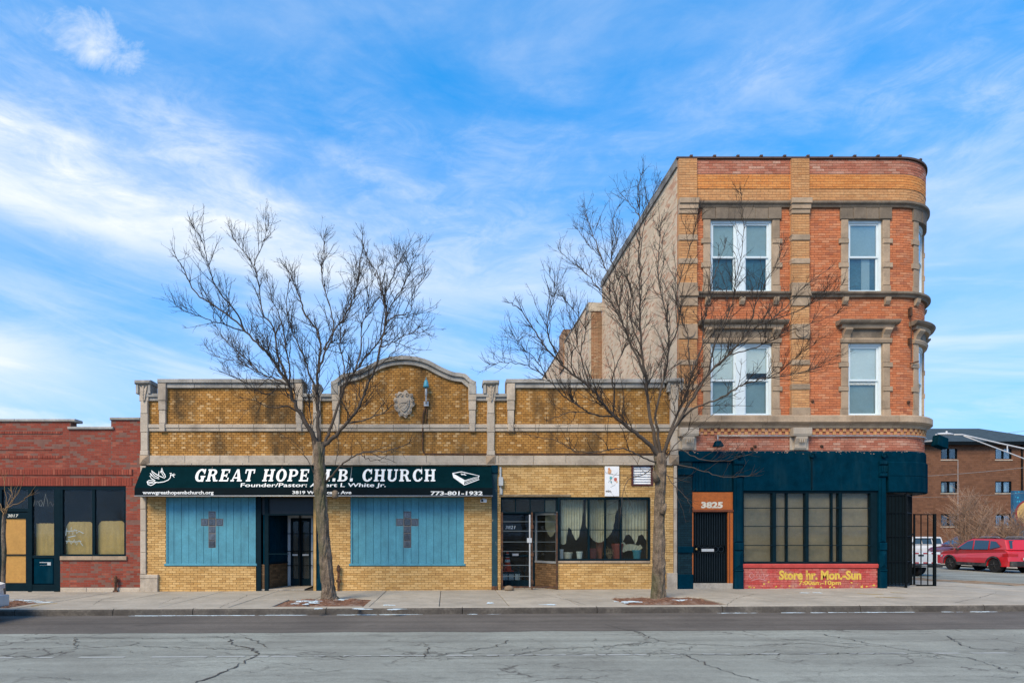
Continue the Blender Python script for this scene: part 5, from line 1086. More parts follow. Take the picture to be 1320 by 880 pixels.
sd_ = thing('security_door', 'black barred steel security door with brass knob under number panel', 'door', ((X0 + X1) / 2, .05, Z0))
mb = MB(); mb.box(X0, X1, .04, .075, Z0, Z0 + .04); mb.box(X0, X1, .04, .075, Z1 - .04, Z1); mb.box(X0, X0 + .045, .04, .075, Z0 + .04, Z1 - .04); mb.box(X1 - .045, X1, .04, .075, Z0 + .04, Z1 - .04); zmid = fz(707); mb.box(X0 + .045, X1 - .045, .045, .07, zmid - .14, zmid - .11); mb.box(X0 + .045, X1 - .045, .045, .07, zmid + .09, zmid + .12); mb.build('frame', BLK, sd_)
n = 13
for k in range(n):
    x = X0 + .045 + (X1 - X0 - .09) * (k + .5) / n
    for z0, z1 in ((Z0 + .04, zmid - .14), (zmid + .12, Z1 - .04)): MB().box(x - .007, x + .007, .05, .064, z0, z1).build('bar', DBAR, sd_)
mb = MB()
for k in range(5):
    x = X0 + .09 + (X1 - X0 - .18) * (k + .5) / 5; mb.tube([(x + .08 * math.cos(t * .785), .055, zmid - .01 + .08 * math.sin(t * .785)) for t in range(9)], .008, 5)
mb.build('scroll_panel', DBAR, sd_); MB().box(U(905), U(921), .03, .045, fz(710.5), fz(707)).build('mail_slot', GREY, sd_, bevel=.004); MB().lathe([(.0, -.05), (.03, -.045), (.035, -.02), (.015, 0), (.03, .01)], (X0 + .09, .04, zmid - .01), 12, 'y').build('knob', pm('brass', (.5, .36, .15), .35, .1, 5, metal=.8), sd_, smooth=True)
cst('threshold_stone', CONC, 893, 751.2, 944, 768, .05, .3)
# shop window: dusty blinds behind dark frames and wire bars
zt, zb = fz(632.6), fz(726); mb = MB(); mb.box(U(956.4), U(1131), .0, .12, zt - .06, zt); mb.box(U(956.4), U(1131), .0, .12, zb, zb + .06)
for a, b in ((956.4, 959), (996, 1000.5), (1038.5, 1042.5), (1081.5, 1085.5), (1122.5, 1131)): mb.box(U(a), U(b), .0, .12, zb + .06, zt - .06)
for a in (1014.5, 1072.5): mb.box(U(a), U(a + 1.6), .02, .12, zb + .06, zt - .06)
sw = mb.build('shop_window', TEAL2, CO)
for a, b in ((959, 996), (1000.5, 1014.5), (1016.1, 1038.5), (1042.5, 1072.5), (1074.1, 1081.5), (1085.5, 1122.5)):
    MB().box(U(a), U(b), .07, .076, zb + .06, zt - .06).build('pane', GLD, sw)
    mb = MB(); n_ = 8; pts = []
    for i in range(n_ + 1):
        for j in range(7): pts.append((U(a - .6 + (b - a + 1.2) * i / n_), .17 + .02 * pnoise(Vector((a + i * .6, j * .5, 2))), zb + (zt - zb) * j / 6))
    mb.add(pts, [(i * 7 + j, (i + 1) * 7 + j, (i + 1) * 7 + j + 1, i * 7 + j + 1) for i in range(n_) for j in range(6)]); mb.build('dusty_blind', pm('dusty_brown_blind', (.25, .185, .115), .9, .14, 1.6, 6, objr=.08, dirt=(.17, .14, .095), dirts=1.8), sw, smooth=True)
for y_ in (654.5, 678, 702.5): MB().box(U(959), U(1124), -.016, -.004, fz(y_) - .012, fz(y_) + .012).build('security_bar', TEAL2, sw)
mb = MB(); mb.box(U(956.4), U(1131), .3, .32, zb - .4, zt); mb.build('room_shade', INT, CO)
# red painted dado with the opening hours
brickwork(CO, [PB, pm('red_paint_joint', (.27, .05, .04), .9, .25, 5)], PC, U(955.5), U(1130.5), -.1, fz(731.5), seed=91, d=.02, rel=.006)
stones('painted_sill', CO, pm('chipped_red_paint', (.45, .06, .05), .75, .2, 4, dirt=(.44, .36, .2), dirts=3.5, dirtr=(.63, .68)), PC, U(955), U(1131), [(-.1, fz(731.5)), (.05, fz(731.5)), (.06, fz(727.5)), (.04, fz(726.2)), (-.1, fz(726.2))], 4, 5)
YL = pm('yellow_sign_paint', (.60, .42, .07), .8, .2, 9, dirt=(.46, .18, .08), dirts=7, dirtr=(.56, .66))
fp = lambda a, b: (fx(a), -.0245, fz(b))
lettering('painted_hours', 'Store hr. Mon.-Sun', 1003.5, 1109.5, 734.5, 746.8, fp, YL, CO, .045); lettering('painted_hours', '7:00am-10pm', 1029, 1083.5, 747.6, 755, fp, YL, CO, .03)
rp = random.Random(3)
for k in range(46):
    a, b = rp.uniform(960, 1128), rp.choice([rp.uniform(749, 757), rp.uniform(754, 758)]); s = rp.uniform(.5, 2.2)
    if 1020 < a < 1090 and b < 756: continue
    MB().flat(fp, [(a + s * rp.uniform(.5, 1.3) * math.cos(t), b + s * .7 * rp.uniform(.5, 1.3) * math.sin(t)) for t in (0, .9, 1.8, 2.7, 3.6, 4.5, 5.4)]).build('paint_patch', YL, CO)
for pts in ([(965, 742), (968, 737), (972, 742), (968, 745), (965, 742)], [(974, 742), (977, 736), (979, 744), (983, 738), (985, 745)], [(986, 742), (991, 740)], [(968, 748), (978, 745), (988, 748)]): MB().stroke(fp, pts, .55).build('chalk_scribble', pm('chalk_scribble', (.55, .33, .33)), CO)
# recessed diagonal entrance behind the rounded corner
dl = Line((U(1140.3), .16), (14.93, 2.2)); mb = MB(); mb.ubox(dl, 0, dl.len, -.1, fz(634.5), -.12, -.02); mb.build('entry_wall', TEAL, CO)
MB().ubox(dl, .7, 1.75, .1, 2.3, -.02, .02).build('corner_door', pm('black_door', (.006, .012, .016)), CO)
MB().slab([(U(1139), -.02), (13.75, .12), (14.4, .65), (14.93, 2.2), (U(1140.3), .2)], -.05, gz(14) + .03).build('corner_step', CONC, CO)
# light fittings on the corner building
gl_ = thing('gooseneck_lamp', 'small dark teal gooseneck lamp on the brick over the door', 'lamp', (U(920), 0, fz(578)))
X_ = U(922.5); mb = MB(); mb.tube([(U(921.5), 0, fz(562)), (U(921.5), -.18, fz(562)), (U(920.5), -.25, fz(566)), (U(920.5), -.25, fz(571))], .014, 8); mb.build('arm', GALV, gl_, smooth=True)
MB().hexa([(U(915) - .0, -.38, fz(577)), (U(926), -.38, fz(577)), (U(926), -.16, fz(577)), (U(915), -.16, fz(577)), (U(917.5), -.31, fz(570)), (U(923.5), -.31, fz(570)), (U(923.5), -.2, fz(570)), (U(917.5), -.2, fz(570))]).build('shade', TEAL, gl_)
mb = MB(); mb.tube([(*PC.pt(u, .045), fz(561.8)) for u in [U(923)] + PC.segs(U(1000), C0 + 1.4)], .02, 8); mb.build('conduit', GALV, CO, smooth=True)
fd = thing('floodlight', 'dark box floodlight fixed to the rounded brick corner', 'lamp', (*PC.pt(C0 + 1.3, .1), fz(570)))
bx_, by_ = PC.pt(C0 + 1.25, .28); mb = MB(); zf_ = fz(566)
mb.hexa([(bx_ - .12, by_ - .22, zf_ - .16), (bx_ + .28, by_ - .12, zf_ - .26), (bx_ + .28, by_ + .15, zf_ - .26), (bx_ - .12, by_ + .05, zf_ - .16), (bx_ - .06, by_ - .2, zf_ + .16), (bx_ + .30, by_ - .1, zf_ + .06), (bx_ + .30, by_ + .15, zf_ + .06), (bx_ - .06, by_ + .05, zf_ + .16)]); mb.build('housing', TEAL, fd, fix=True, bevel=.02)
mb = MB(); mb.tube([(*PC.pt(C0 + 1.2, 0), zf_), (bx_, by_, zf_)], .03, 8); mb.build('bracket', GALV, fd)
mb = MB(); xx, yy = PC.pt(C0 + .32, .06); mb.box(xx - .03, xx + .03, yy - .05, yy + .05, fz(408), fz(397)); mb.tube([(xx, yy, fz(397)), (xx + .04, yy, fz(440)), (xx + .03, yy, fz(466))], .01, 5); mb.box(xx - .04, xx + .02, yy - .04, yy + .05, fz(444), fz(436)); mb.tube([(xx - .02, yy - .02, fz(469)), (xx + .25, yy + .0, fz(466))], .02, 6); mb.build('old_sign_bracket', RUST, CO)
for px_, py_ in ((1047, 517), (1171, 518), (973, 575), (1059, 575), (969, 578)): MB().lathe([(.05, 0), (.05, -.02), (.02, -.04), (.02, -.07)], (U(px_), 0, fz(py_)), 8, 'y').build('anchor_bolt', RUST, CO)
# barred enclosure and open gate of the corner entrance
EGt = thing('corner_grille', 'black barred enclosure round the recessed corner entrance', 'grille', (13.4, .1, .1))
gp = [(U(1141.5), .02), (13.62, .02), (14.26, .66)]; zg0, zg1 = gz(14) + .02, fz(635)
for (p, q), nb_ in zip(zip(gp[:-1], gp[1:]), (6, 8)):
    l_ = Line(p, q)
    for u in (0.02, l_.len - .02): MB().ubox(l_, u - .02, u + .02, zg0 - .05, zg1, -.02, .02).build('post', BLK, EGt)
    for z in (zg0 + .08, zg0 + .75, zg0 + 1.5, zg0 + 2.2, zg1 - .06): MB().ubox(l_, .04, l_.len - .04, z - .014, z + .014, -.014, .014).build('rail', BLK, EGt)
    for k in range(1, nb_): u = l_.len * k / nb_; MB().ubox(l_, u - .008, u + .008, zg0 + .05, zg1 - .04, -.008, .008).build('bar', BLK, EGt)
l_ = Line(gp[0], gp[1]); MB().ubox(l_, .05, l_.len - .04, zg0 + .1, zg1 - .05, -.022, -.018).build('mesh_panel', pm('black_mesh', (.005, .010, .013), .7, spec=.03), EGt)
l_ = Line(gp[1], gp[2]); MB().ubox(l_, .04, l_.len * .45, zg0 + .1, zg1 - .05, -.022, -.018).build('mesh_panel', pm('black_mesh', (.005, .010, .013), .7, spec=.03), EGt)
GT = thing('iron_gate', 'tall narrow black iron gate leaf standing open by the corner entrance', 'gate', (14.65, .7, .1))
D_ = 18.7; ga, gb = (dx(1178.5, D_), .70), (dx(1204, D_), .68); l_ = Line(ga, gb); z0, z1 = dz(755, D_), dz(662, D_)
MB().ubox(l_, -.02, .02, z0 - .02, z1, -.02, .02).build('stile', BLK, GT); MB().ubox(l_, l_.len - .035, l_.len + .035, z0 - .04, z1, -.03, .03).build('stile', BLK, GT)
for z in (z0 + .03, z0 + .62, (z0 + z1) / 2 + .35, z1 - .02): MB().ubox(l_, .02, l_.len - .035, z - .014, z + .014, -.014, .014).build('rail', BLK, GT)
for k in (1, 2): u = l_.len * k / 3; MB().ubox(l_, u - .011, u + .011, z0 + .04, z1 - .03, -.011, .011).build('bar', BLK, GT)
l2 = Line((14.27, .66), (dx(1178.5, D_), .70)); MB().ubox(l2, .0, l2.len, z0 + .3, z0 + .36, -.01, .01).build('hinge', BLK, GT); MB().ubox(l2, .0, l2.len, z1 - .66, z1 - .6, -.01, .01).build('hinge', BLK, GT); MB().ubox(l_, -.14, -.10, z0 - .02, z1 - .45, -.015, .02).build('hinge_post', BLK, GT)
# ------------------------------------------------------------------ background on the right
AP_ = thing('apartment_building', 'three storey plain brown brick apartment block with low dark hipped roof', 'building', (45, 42, 0))
DA = 60.0; ya = DA - CD; ax0, ax1 = 28.0, 60.0; ze = dz(570, DA); AL = Line((0, ya), (1, ya))
apx = [dx(p, DA) for p in (1223.5, 1293.5)]; sp = apx[1] - apx[0]; cols = [apx[0] - sp, apx[0], apx[1], apx[1] + sp]
rows = [dz(p, DA) for p in (584.5, 627.5, 670.5)]
hw, hh = .80, .58
hl = [(c - hw, c + hw, r - hh, r + hh) for c in cols for r in rows]
lay(MB(), AL, ax0, ax1, -.4, ze, holes=hl, ch=.20, bl=.40, jt=.02, seed=101, rel=.012).build('brickwork', [APB, pm('brown_mortar', (.15, .09, .065), .95)], AP_, kind='stuff')
mb = MB(); mb.box(ax0, ax0 + .3, ya, ya + 14, -.4, ze); mb.box(ax1 - .3, ax1, ya, ya + 14, -.4, ze); mb.box(ax0, ax1, ya + 13.7, ya + 14, -.4, ze); mb.box(ax0 + .3, ax1 - .3, ya + 3, ya + 3.1, -.4, ze); mb.build('outer_wall', APB, AP_)
mb = MB(); o = .55; x0, x1, y0, y1 = ax0 - o, ax1 + o, ya - o, ya + 14 + o; rz = ze + 2.6
xr0, xr1 = dx(1215, DA + 7), dx(1262, DA + 7)
mb.add([(x0, y0, ze), (x1, y0, ze), (x1, y1, ze), (x0, y1, ze), (ax0 + 8, ya + 7, rz), (dx(1262, DA + 7), ya + 7, rz)], [(0, 1, 5, 4), (1, 2, 5), (2, 3, 4, 5), (3, 0, 4)])
mb.build('roof', pm('dark_shingles', (.035, .055, .065), .9, .3, 2, bump=.6, bscale=8), AP_)
MB().box(x0, x1, y0 - .02, y0 + .12, ze - .32, ze + .02).build('gutter', BLK, AP_); MB().box(ax0, ax1, ya - o, ya, ze - .06, ze - .01).build('soffit', INT2, AP_)
for c in cols:
    for r in rows:
        mb = MB(); f_ = .09; y = ya + .05
        mb.box(c - hw, c + hw, y, y + .12, r - hh, r - hh + f_); mb.box(c - hw, c + hw, y, y + .12, r + hh - f_, r + hh); mb.box(c - hw, c - hw + f_, y, y + .12, r - hh + f_, r + hh - f_); mb.box(c + hw - f_, c + hw, y, y + .12, r - hh + f_, r + hh - f_); mb.box(c - .07, c + .07, y, y + .12, r - hh + f_, r + hh - f_)
        wn = mb.build('window', BLK, AP_)
        for s in (-1, 1): MB().box(min(c + s * .07, c + s * (hw - f_)), max(c + s * .07, c + s * (hw - f_)), y + .06, y + .065, r - hh + f_, r + hh - f_).build('pane', GLU, wn)
        if rows.index(r) == 1:
            for s in (-1, 1): MB().box(c + s * .42 - .22, c + s * .42 + .22, y + .3, y + .32, r - hh + f_, r + hh - f_).build('curtain', BLD2, wn)
        MB().box(c - hw - .06, c + hw + .06, ya - .06, ya + .1, r - hh - .1, r - hh).build('sill', ST, AP_)
mb = MB(); xd = dx(1316.5, DA); mb.tube([(xd, ya - .08, ze - .2), (xd, ya - .08, dz(632, DA))], .07, 8); mb.build('downpipe', BLK, AP_)
mb = MB(); xd = dx(1234.5, DA); mb.tube([(xd, ya - .03, dz(593, DA)), (xd, ya - .03, dz(680, DA))], .02, 5); mb.build('cable', GREY, AP_)
# mural board by the block
DM = 52.0; ym_ = DM - CD; mu = thing('mural_wall', 'free standing wall panel painted blue with a big yellow disc', 'mural', (dx(1330, DM), ym_, 0))
mx0, mx1, mz1 = dx(1306.5, DM), dx(1352, DM), dz(632, DM); MB().box(mx0, mx1, ym_, ym_ + .25, -.3, mz1).build('panel', pm('mural_blue', (.02, .10, .19), .7, .3, 1), mu)
mp = lambda k: (lambda a, b: (dx(a, DM), ym_ - .004 - .002 * k, dz(b, DM)))
MB().flat(mp(1), [(1329 + 18 * math.cos(t * .2) , 661 + 16 * math.sin(t * .2)) for t in range(32)]).build('painted_disc', pm('mural_yellow', (.55, .36, .13), .7, .3, 1), mu); MB().flat(mp(0), [(1329 + 21 * math.cos(t * .2), 662 + 19 * math.sin(t * .2)) for t in range(32)]).build('painted_ring', pm('mural_maroon', (.22, .03, .035), .7), mu)
r_ = random.Random(2)
for k in range(34):
    a, b = r_.uniform(1307, 1322), r_.uniform(633, 690); s = r_.uniform(.5, 1.8)
    if abs(a - 1329) ** 2 + abs(b - 662) ** 2 < 460: continue
    MB().flat(mp(2 + k % 3 * .3), [(a + s * r_.uniform(.5, 1.2) * math.cos(t), b + s * r_.uniform(.5, 1.2) * math.sin(t)) for t in (0, 1.05, 2.1, 3.15, 4.2, 5.25)]).build('painted_dab', pm('mural_cyan', (.03, .30, .45), .7, .3, 2), mu)
# ------------------------------------------------------------------ vehicles
TYRE = pm('tyre_rubber', (.012, .012, .013), .85, .2, 8); RIM = pm('dark_alloy', (.05, .052, .055), .4, .1, 8, metal=.6); RIMS = pm('alloy', (.35, .36, .37), .35, .1, 8, metal=.8)
CLAD = pm('black_cladding', (.02, .021, .023), .7, .25, 5, dirt=(.10, .095, .09), dirts=3); CGL = pm('tinted_car_glass', (.012, .03, .04), .04, .0, spec=.9, coat=.5)
LRED = pm('tail_lamp_red', (.35, .012, .012), .2, .1, 9, spec=.6); LCLR = pm('head_lamp', (.55, .56, .55), .15, .1, 9, spec=.7)
def carpaint(n, c): return pm(n, c, .32, .05, 2, spec=.5, coat=.6, dirt=tuple(.6 * q + .08 for q in c), dirts=1.4, dirtr=(.55, .85))
def car(name, label, x, y, z, rz, paint, low, up, W, wb, wr, belt, roof, side_wins, arch=.40, rim=RIM, tail=True, rails=False, cladding=True, roofmat=None):
    t = thing(name, label, 'car', (x, y, z), rz)
    xmn, xmx = min(p[0] for p in low), max(p[0] for p in low)
    def Tm(px, yn, pz):
        hw = W / 2 * (1 - .17 * max(0, (pz - belt) / (roof - belt)) - .03 * max(0, (.55 - pz) / .55))
        e = max(0, (abs(px - (xmn + xmx) / 2) / ((xmx - xmn) / 2)) - .72) / .28
        return px - math.copysign(.10 * e * abs(yn) ** 3, px), yn * hw * (1 - .09 * e * e), pz
    poly = []
    for p, q in zip(low, low[1:] + low[:1]):
        poly.append(p)
        if p[1] == q[1] and p[1] < .45 and q[0] > p[0]:          # bottom edge, rear to front: cut the wheel arches
            for cx_ in (-wb / 2, wb / 2):
                for k in range(13): a = math.pi - math.pi * k / 12; poly.append((cx_ + arch * math.cos(a), max(p[1], wr + arch * math.sin(a)) if 0 < k < 12 else p[1]))
    def loft(poly, nm, m_):
        mb = MB(); ys = [-1, -.93, -.6, 0, .6, .93, 1]; n = len(poly); cx_ = sum(p[0] for p in poly) / n; cz_ = sum(p[1] for p in poly) / n
        for yn in ys:
            for px, pz in poly:
                k = .965 if abs(yn) == 1 else 1; mb.v.append(Tm(px, yn, pz) if k == 1 else Tm(px if pz < wr + arch + .02 and abs(abs(px) - wb / 2) < arch + .02 else cx_ + (px - cx_) * .985, yn, pz if pz < .7 else cz_ + (pz - cz_) * .95))
        for k in range(len(ys) - 1):
            for i in range(n): j = (i + 1) % n; mb.f.append([k * n + i, k * n + j, (k + 1) * n + j, (k + 1) * n + i])
        mb.f.append(list(range(n))); mb.f.append(list(range((len(ys) - 1) * n, len(ys) * n))[::-1]); mb.m = [0] * len(mb.f); mb.r = [.5] * len(mb.f)
        return mb.build(nm, m_, t, raw=True, fix=True)
    body = loft(poly, 'body', paint); cab = loft(up, 'cabin', paint)
    for s in (-1, 1):
        for pl in side_wins: MB().add([Tm(a, s * 1.012, b) for a, b in pl], [tuple(range(len(pl)))]).build('side_window', CGL, cab)
        MB().tube([Tm(xmn * .9, s * 1.005, .62), Tm(xmx * .9, s * 1.005, .62)], .006, 4).build('crease', paint, body)
        for cx_ in (-wb / 2, wb / 2):
            wy = s * (W / 2 - .13); tw = .11
            tp_ = MB().lathe([(wr * .62, -tw), (wr * .93, -tw), (wr, -tw * .7), (wr, tw * .7), (wr * .93, tw), (wr * .62, tw)], (cx_, wy, wr), 24, 'y').build('wheel', TYRE, t, raw=True, smooth=False)
            rb = MB(); rb.lathe([(wr * .60, -.02), (wr * .64, .0), (wr * .60, .03), (wr * .2, .045), (0, .045)] if s > 0 else [(wr * .60, .02), (wr * .64, 0), (wr * .60, -.03), (wr * .2, -.045), (0, -.045)], (cx_, wy + s * (tw - .05), wr), 20, 'y'); rb.build('rim', rim, tp_)
            sp_ = MB()
            for k in range(5): a = k * 1.2566 + .3; sp_.tube([(cx_ + .04 * math.cos(a), wy + s * (tw + .0), wr + .04 * math.sin(a)), (cx_ + wr * .58 * math.cos(a), wy + s * (tw - .02), wr + wr * .58 * math.sin(a))], .032, 5)
            sp_.build('spokes', RIMS if rim is RIMS else CLAD, tp_)
            MB().lathe([(arch * .99, -.02), (arch * .99, .0)], (cx_, s * (W / 2 - .3), wr), 18, 'y').build('wheel_well', BLK, t, raw=True)
            if cladding: MB().stroke(lambda a, b: Tm(a, s * 1.018, b), [(cx_ + (arch + .04) * math.cos(math.pi * k / 12), wr + (arch + .04) * math.sin(math.pi * k / 12)) for k in range(13)], .09).build('arch_trim', CLAD, body)
        if cladding: MB().add([Tm(a, s * 1.015, b) for a, b in ((-wb / 2 + arch + .03, .30), (wb / 2 - arch - .03, .30), (wb / 2 - arch - .03, .47), (-wb / 2 + arch + .03, .47))], [(0, 1, 2, 3)]).build('sill_trim', CLAD, body)
        if tail: MB().add([Tm(a, s * b, c) for a, b, c in ((xmn + .32, 1.02, .96), (xmn + .02, 1.0, .98), (xmn - .012, .55, .96), (xmn - .012, .55, .84), (xmn + .02, 1.0, .82), (xmn + .28, 1.02, .86))], [(0, 1, 4, 5), (1, 2, 3, 4)]).build('tail_lamp', LRED, t, raw=True)
        MB().add([Tm(a, s * b, c) for a, b, c in ((xmx - .38, 1.02, .84), (xmx - .02, 1.0, .78), (xmx + .012, .55, .76), (xmx + .012, .55, .66), (xmx - .02, 1.0, .68), (xmx - .3, 1.02, .74))], [(0, 1, 4, 5), (1, 2, 3, 4)]).build('head_lamp', LCLR, t, raw=True)
        mx_ = max(p[0] for p in up) - .35; MB().lathe([(.02, -.08), (.07, -.06), (.08, .0), (.06, .06), (.02, .08)], (mx_, s * (W / 2 + .06), belt + .06), 8, 'y').build('mirror', CLAD, t, raw=True)
        if rails: MB().tube([(up[2][0] - .3, s * W * .37, roof + .01), (up[2][0] - .4, s * W * .37, roof + .06), (up[3][0] + .3, s * W * .37, roof + .06), (up[3][0] + .2, s * W * .37, roof + .01)], .02, 6).build('roof_rail', GALV, t, raw=True)
    if roofmat: MB().add([Tm(a, yn * .97, b + .012) for a, b in up[1:5] for yn in (-1, -.5, .5, 1)], [(i * 4 + j, i * 4 + j + 1, i * 4 + j + 5, i * 4 + j + 4) for i in range(3) for j in range(3)]).build('roof_panel', roofmat, cab)
    for (a, b), g in (((up[0], up[1]), 'windscreen'), ((up[-1], up[-2]), 'rear_window')):
        def L_(q, yn): 
            px, pz = a[0] + (b[0] - a[0]) * q, a[1] + (b[1] - a[1]) * q; X_, Y_, Z_ = Tm(px, yn, pz); s = .015; dn = Vector((-(b[1] - a[1]), 0, b[0] - a[0])).normalized() * s * (1 if g == 'rear_window' else -1); return X_ + dn.x, Y_, Z_ + dn.z
        MB().add([L_(.12, -.84), L_(.12, .84), L_(.92, .80), L_(.92, -.80)], [(0, 1, 2, 3)]).build(g, CGL, cab)
    for q_ in ((xmn - .03, xmn + .1, -W * .44, W * .44, .34, .60), (xmx - .1, xmx + .02, -W * .43, W * .43, .30, .55)): MB().box(*q_).build('bumper', CLAD if cladding else paint, t, raw=True, bevel=.03)
    MB().box(xmn - .045, xmn - .03, -.26, .26, .66, .78).build('licence_plate', GREY, t, raw=True)
    return t
suv_low = [(-2.15, .30), (2.12, .30), (2.2, .5), (2.16, .80), (1.95, .93), (1.05, 1.04), (-2.0, 1.10), (-2.16, 1.0), (-2.2, .55)]
suv_up = [(1.12, 1.03), (.32, 1.50), (.02, 1.60), (-1.65, 1.60), (-1.86, 1.54), (-2.1, 1.08)]
suv_w = [[(.90, 1.07), (.30, 1.46), (-.05, 1.52), (-.10, 1.07)], [(-.18, 1.07), (-.14, 1.52), (-.98, 1.50), (-1.02, 1.09)], [(-1.12, 1.10), (-1.06, 1.49), (-1.38, 1.46), (-1.72, 1.22)]]
car('red_suv', 'bright red compact SUV with black cladding and dark wheels on the side street', 28.75, 14.3, -.225, R(90), carpaint('red_car_paint', (.50, .012, .018)), [(a, b * 1.07) for a, b in suv_low], [(a, b * 1.08) for a, b in suv_up], 1.86, 2.7, .36, 1.11, 1.75, [[(a, b * 1.08) for a, b in w_] for w_ in suv_w], rails=True, roofmat=CLAD)
car('maroon_suv', 'older maroon SUV parked behind the tall bare shrub', 35.0, 22.6, -.14, R(180), carpaint('maroon_car_paint', (.17, .03, .03)), [(a * 1.06, b * 1.08) for a, b in suv_low], [(a * 1.06 + .15, b * 1.12) for a, b in suv_up], 1.88, 2.8, .36, 1.13, 1.80, [[(a * 1.06 + .15, b * 1.12) for a, b in w_] for w_ in suv_w], rim=RIMS, rails=True, cladding=False)
car('white_suv', 'boxy white SUV in the lot beyond the iron gate', 41.6, 36.3, -.14, R(180), carpaint('white_car_paint', (.62, .64, .65)), suv_low, [(1.0, 1.03), (.45, 1.60), (.2, 1.70), (-1.9, 1.70), (-2.02, 1.64), (-2.14, 1.08)], 1.82, 2.65, .36, 1.04, 1.72, [[(.80, 1.08), (.42, 1.52), (-.05, 1.58), (-.10, 1.08)], [(-.18, 1.08), (-.14, 1.58), (-.98, 1.58), (-1.02, 1.08)], [(-1.12, 1.08), (-1.06, 1.58), (-1.9, 1.56), (-1.95, 1.1)]], rim=RIMS, cladding=False)
sed_low = [(-2.25, .26), (2.22, .26), (2.32, .45), (2.26, .70), (1.9, .84), (1.0, .93), (-1.6, .98), (-2.2, .94), (-2.33, .78), (-2.33, .45)]
car('silver_sedan', 'silver sedan parked at the kerb before the red brick shop', -9.44 - 2.32, -5.62, gz(-11) - .15, 0, carpaint('silver_car_paint', (.46, .49, .51)), sed_low, [(1.05, .92), (.25, 1.35), (-.1, 1.42), (-.9, 1.40), (-1.2, 1.33), (-1.9, .97)], 1.80, 2.72, .32, .94, 1.43, [[(.8, .97), (.22, 1.30), (-.25, 1.35), (-.3, .98)], [(-.38, .98), (-.33, 1.35), (-.95, 1.32), (-1.35, 1.0)]], arch=.37, rim=RIMS, cladding=False)
# white pickup seen from behind
pk = thing('white_pickup', 'white pickup with red and white striped tailgate seen through the gate', 'truck', (21.83, 10, -.225), R(90)); WP = carpaint('white_truck_paint', (.60, .63, .63)); Wp = 1.86
def pb(nm, m_, *b, **k): mb = MB(); [mb.box(*q) for q in b]; return mb.build(nm, m_, pk, raw=True, **k)
pb('bed', WP, (.06, 2.1, -Wp / 2, -Wp / 2 + .12, .55, 1.12), (.06, 2.1, Wp / 2 - .12, Wp / 2, .55, 1.12), (.06, 2.1, -Wp / 2 + .12, Wp / 2 - .12, .55, .62), bevel=.03)
tg = pb('tailgate', WP, (0, .06, -Wp / 2 + .02, Wp / 2 - .02, .58, 1.12), bevel=.02)
for zz in (.60, 1.03):
    for k in range(9): MB().box(-.008, -.001, -Wp / 2 + .08 + k * .19, -Wp / 2 + .08 + k * .19 + .17, zz, zz + .06).build('reflective_strip', LRED if k % 2 else WHP, tg)
MB().box(-.03, 0, -.12, .12, .94, 1.0).build('handle', BLK, tg)
for s in (-1, 1): MB().box(-.012, .05, s * (Wp / 2 - .1) - .07, s * (Wp / 2 - .1) + .07, .62, 1.0).build('tail_lamp', LRED, pk, raw=True)
pb('bumper', CLAD, (-.16, .05, -Wp / 2 + .03, Wp / 2 - .03, .42, .56), bevel=.03); pb('licence_plate', GREY, (-.175, -.162, -.16, .16, .44, .54))
pc = MB(); pc.prism([(2.15, .45), (5.5, .45), (5.5, 1.05), (4.1, 1.15), (3.5, 1.78), (2.3, 1.82), (2.15, 1.2)], -Wp / 2 + .06, Wp / 2 - .06); pcb = pc.build('cab', WP, pk, raw=True, fix=True, bevel=.06)
MB().box(2.16, 2.2, -.7, .7, 1.25, 1.7).build('rear_window', CGL, pcb)
for s in (-1, 1): MB().prism([(2.5, 1.2), (3.9, 1.2), (3.45, 1.68), (2.5, 1.72)], s * (Wp / 2 - .055) - .005, s * (Wp / 2 - .055) + .005).build('side_window', CGL, pcb)
for s in (-1, 1):
    for xx in (1.15, 4.6):
        wq = MB().lathe([(.22, -.12), (.35, -.12), (.38, -.08), (.38, .08), (.35, .12), (.22, .12)], (xx, s * (Wp / 2 - .16), .38), 22, 'y').build('wheel', TYRE, pk, raw=True); MB().lathe([(.22, -.02), (.2, .05 * s), (0, .06 * s)], (xx, s * (Wp / 2 - .10), .38), 16, 'y').build('rim', RIMS, wq)
MB().lathe([(.2, -.1), (.33, -.1), (.36, -.06), (.36, .06), (.33, .1), (.2, .1)], (.35, .0, .34), 20, 'y').build('spare_wheel', TYRE, pk, raw=True); pb('axle', BLK, (.9, 1.4, -Wp / 2 + .2, Wp / 2 - .2, .3, .46), (.3, 5.2, -.45, .45, .42, .54))
# ------------------------------------------------------------------ street lamp, wires
DL = 36.0; yl = DL - CD; SL = thing('street_lamp', 'grey cobra head street lamp on a long double arm', 'lamp', (dx(1400, DL), yl, -.1)); LP = lambda a, b: (dx(a, DL), yl, dz(b, DL))
MB().tube([(dx(1400, DL), yl, -.15), (dx(1400, DL), yl, 2), (dx(1400, DL), yl, 7.2)], [.14, .12, .09], 12).build('pole', GALV, SL, smooth=True)
LG = pm('pale_grey_lamp_paint', (.52, .54, .55), .45, .1, 5)
MB().tube([LP(1228, 560), LP(1240, 560), LP(1262, 565), LP(1290, 571.5), LP(1320, 578), LP(1399, 594)], .045, 8).build('upper_arm', LG, SL, smooth=True); MB().tube([LP(1242, 561.5), LP(1262, 569), LP(1298, 582.5), LP(1320, 591), LP(1399, 622)], .035, 8).build('lower_arm', LG, SL, smooth=True); MB().tube([LP(1298.5, 573), LP(1298.5, 583)], .03, 6).build('strut', LG, SL)
mb = MB(); cx_, cy_, cz_ = LP(1218, 560); n = 14
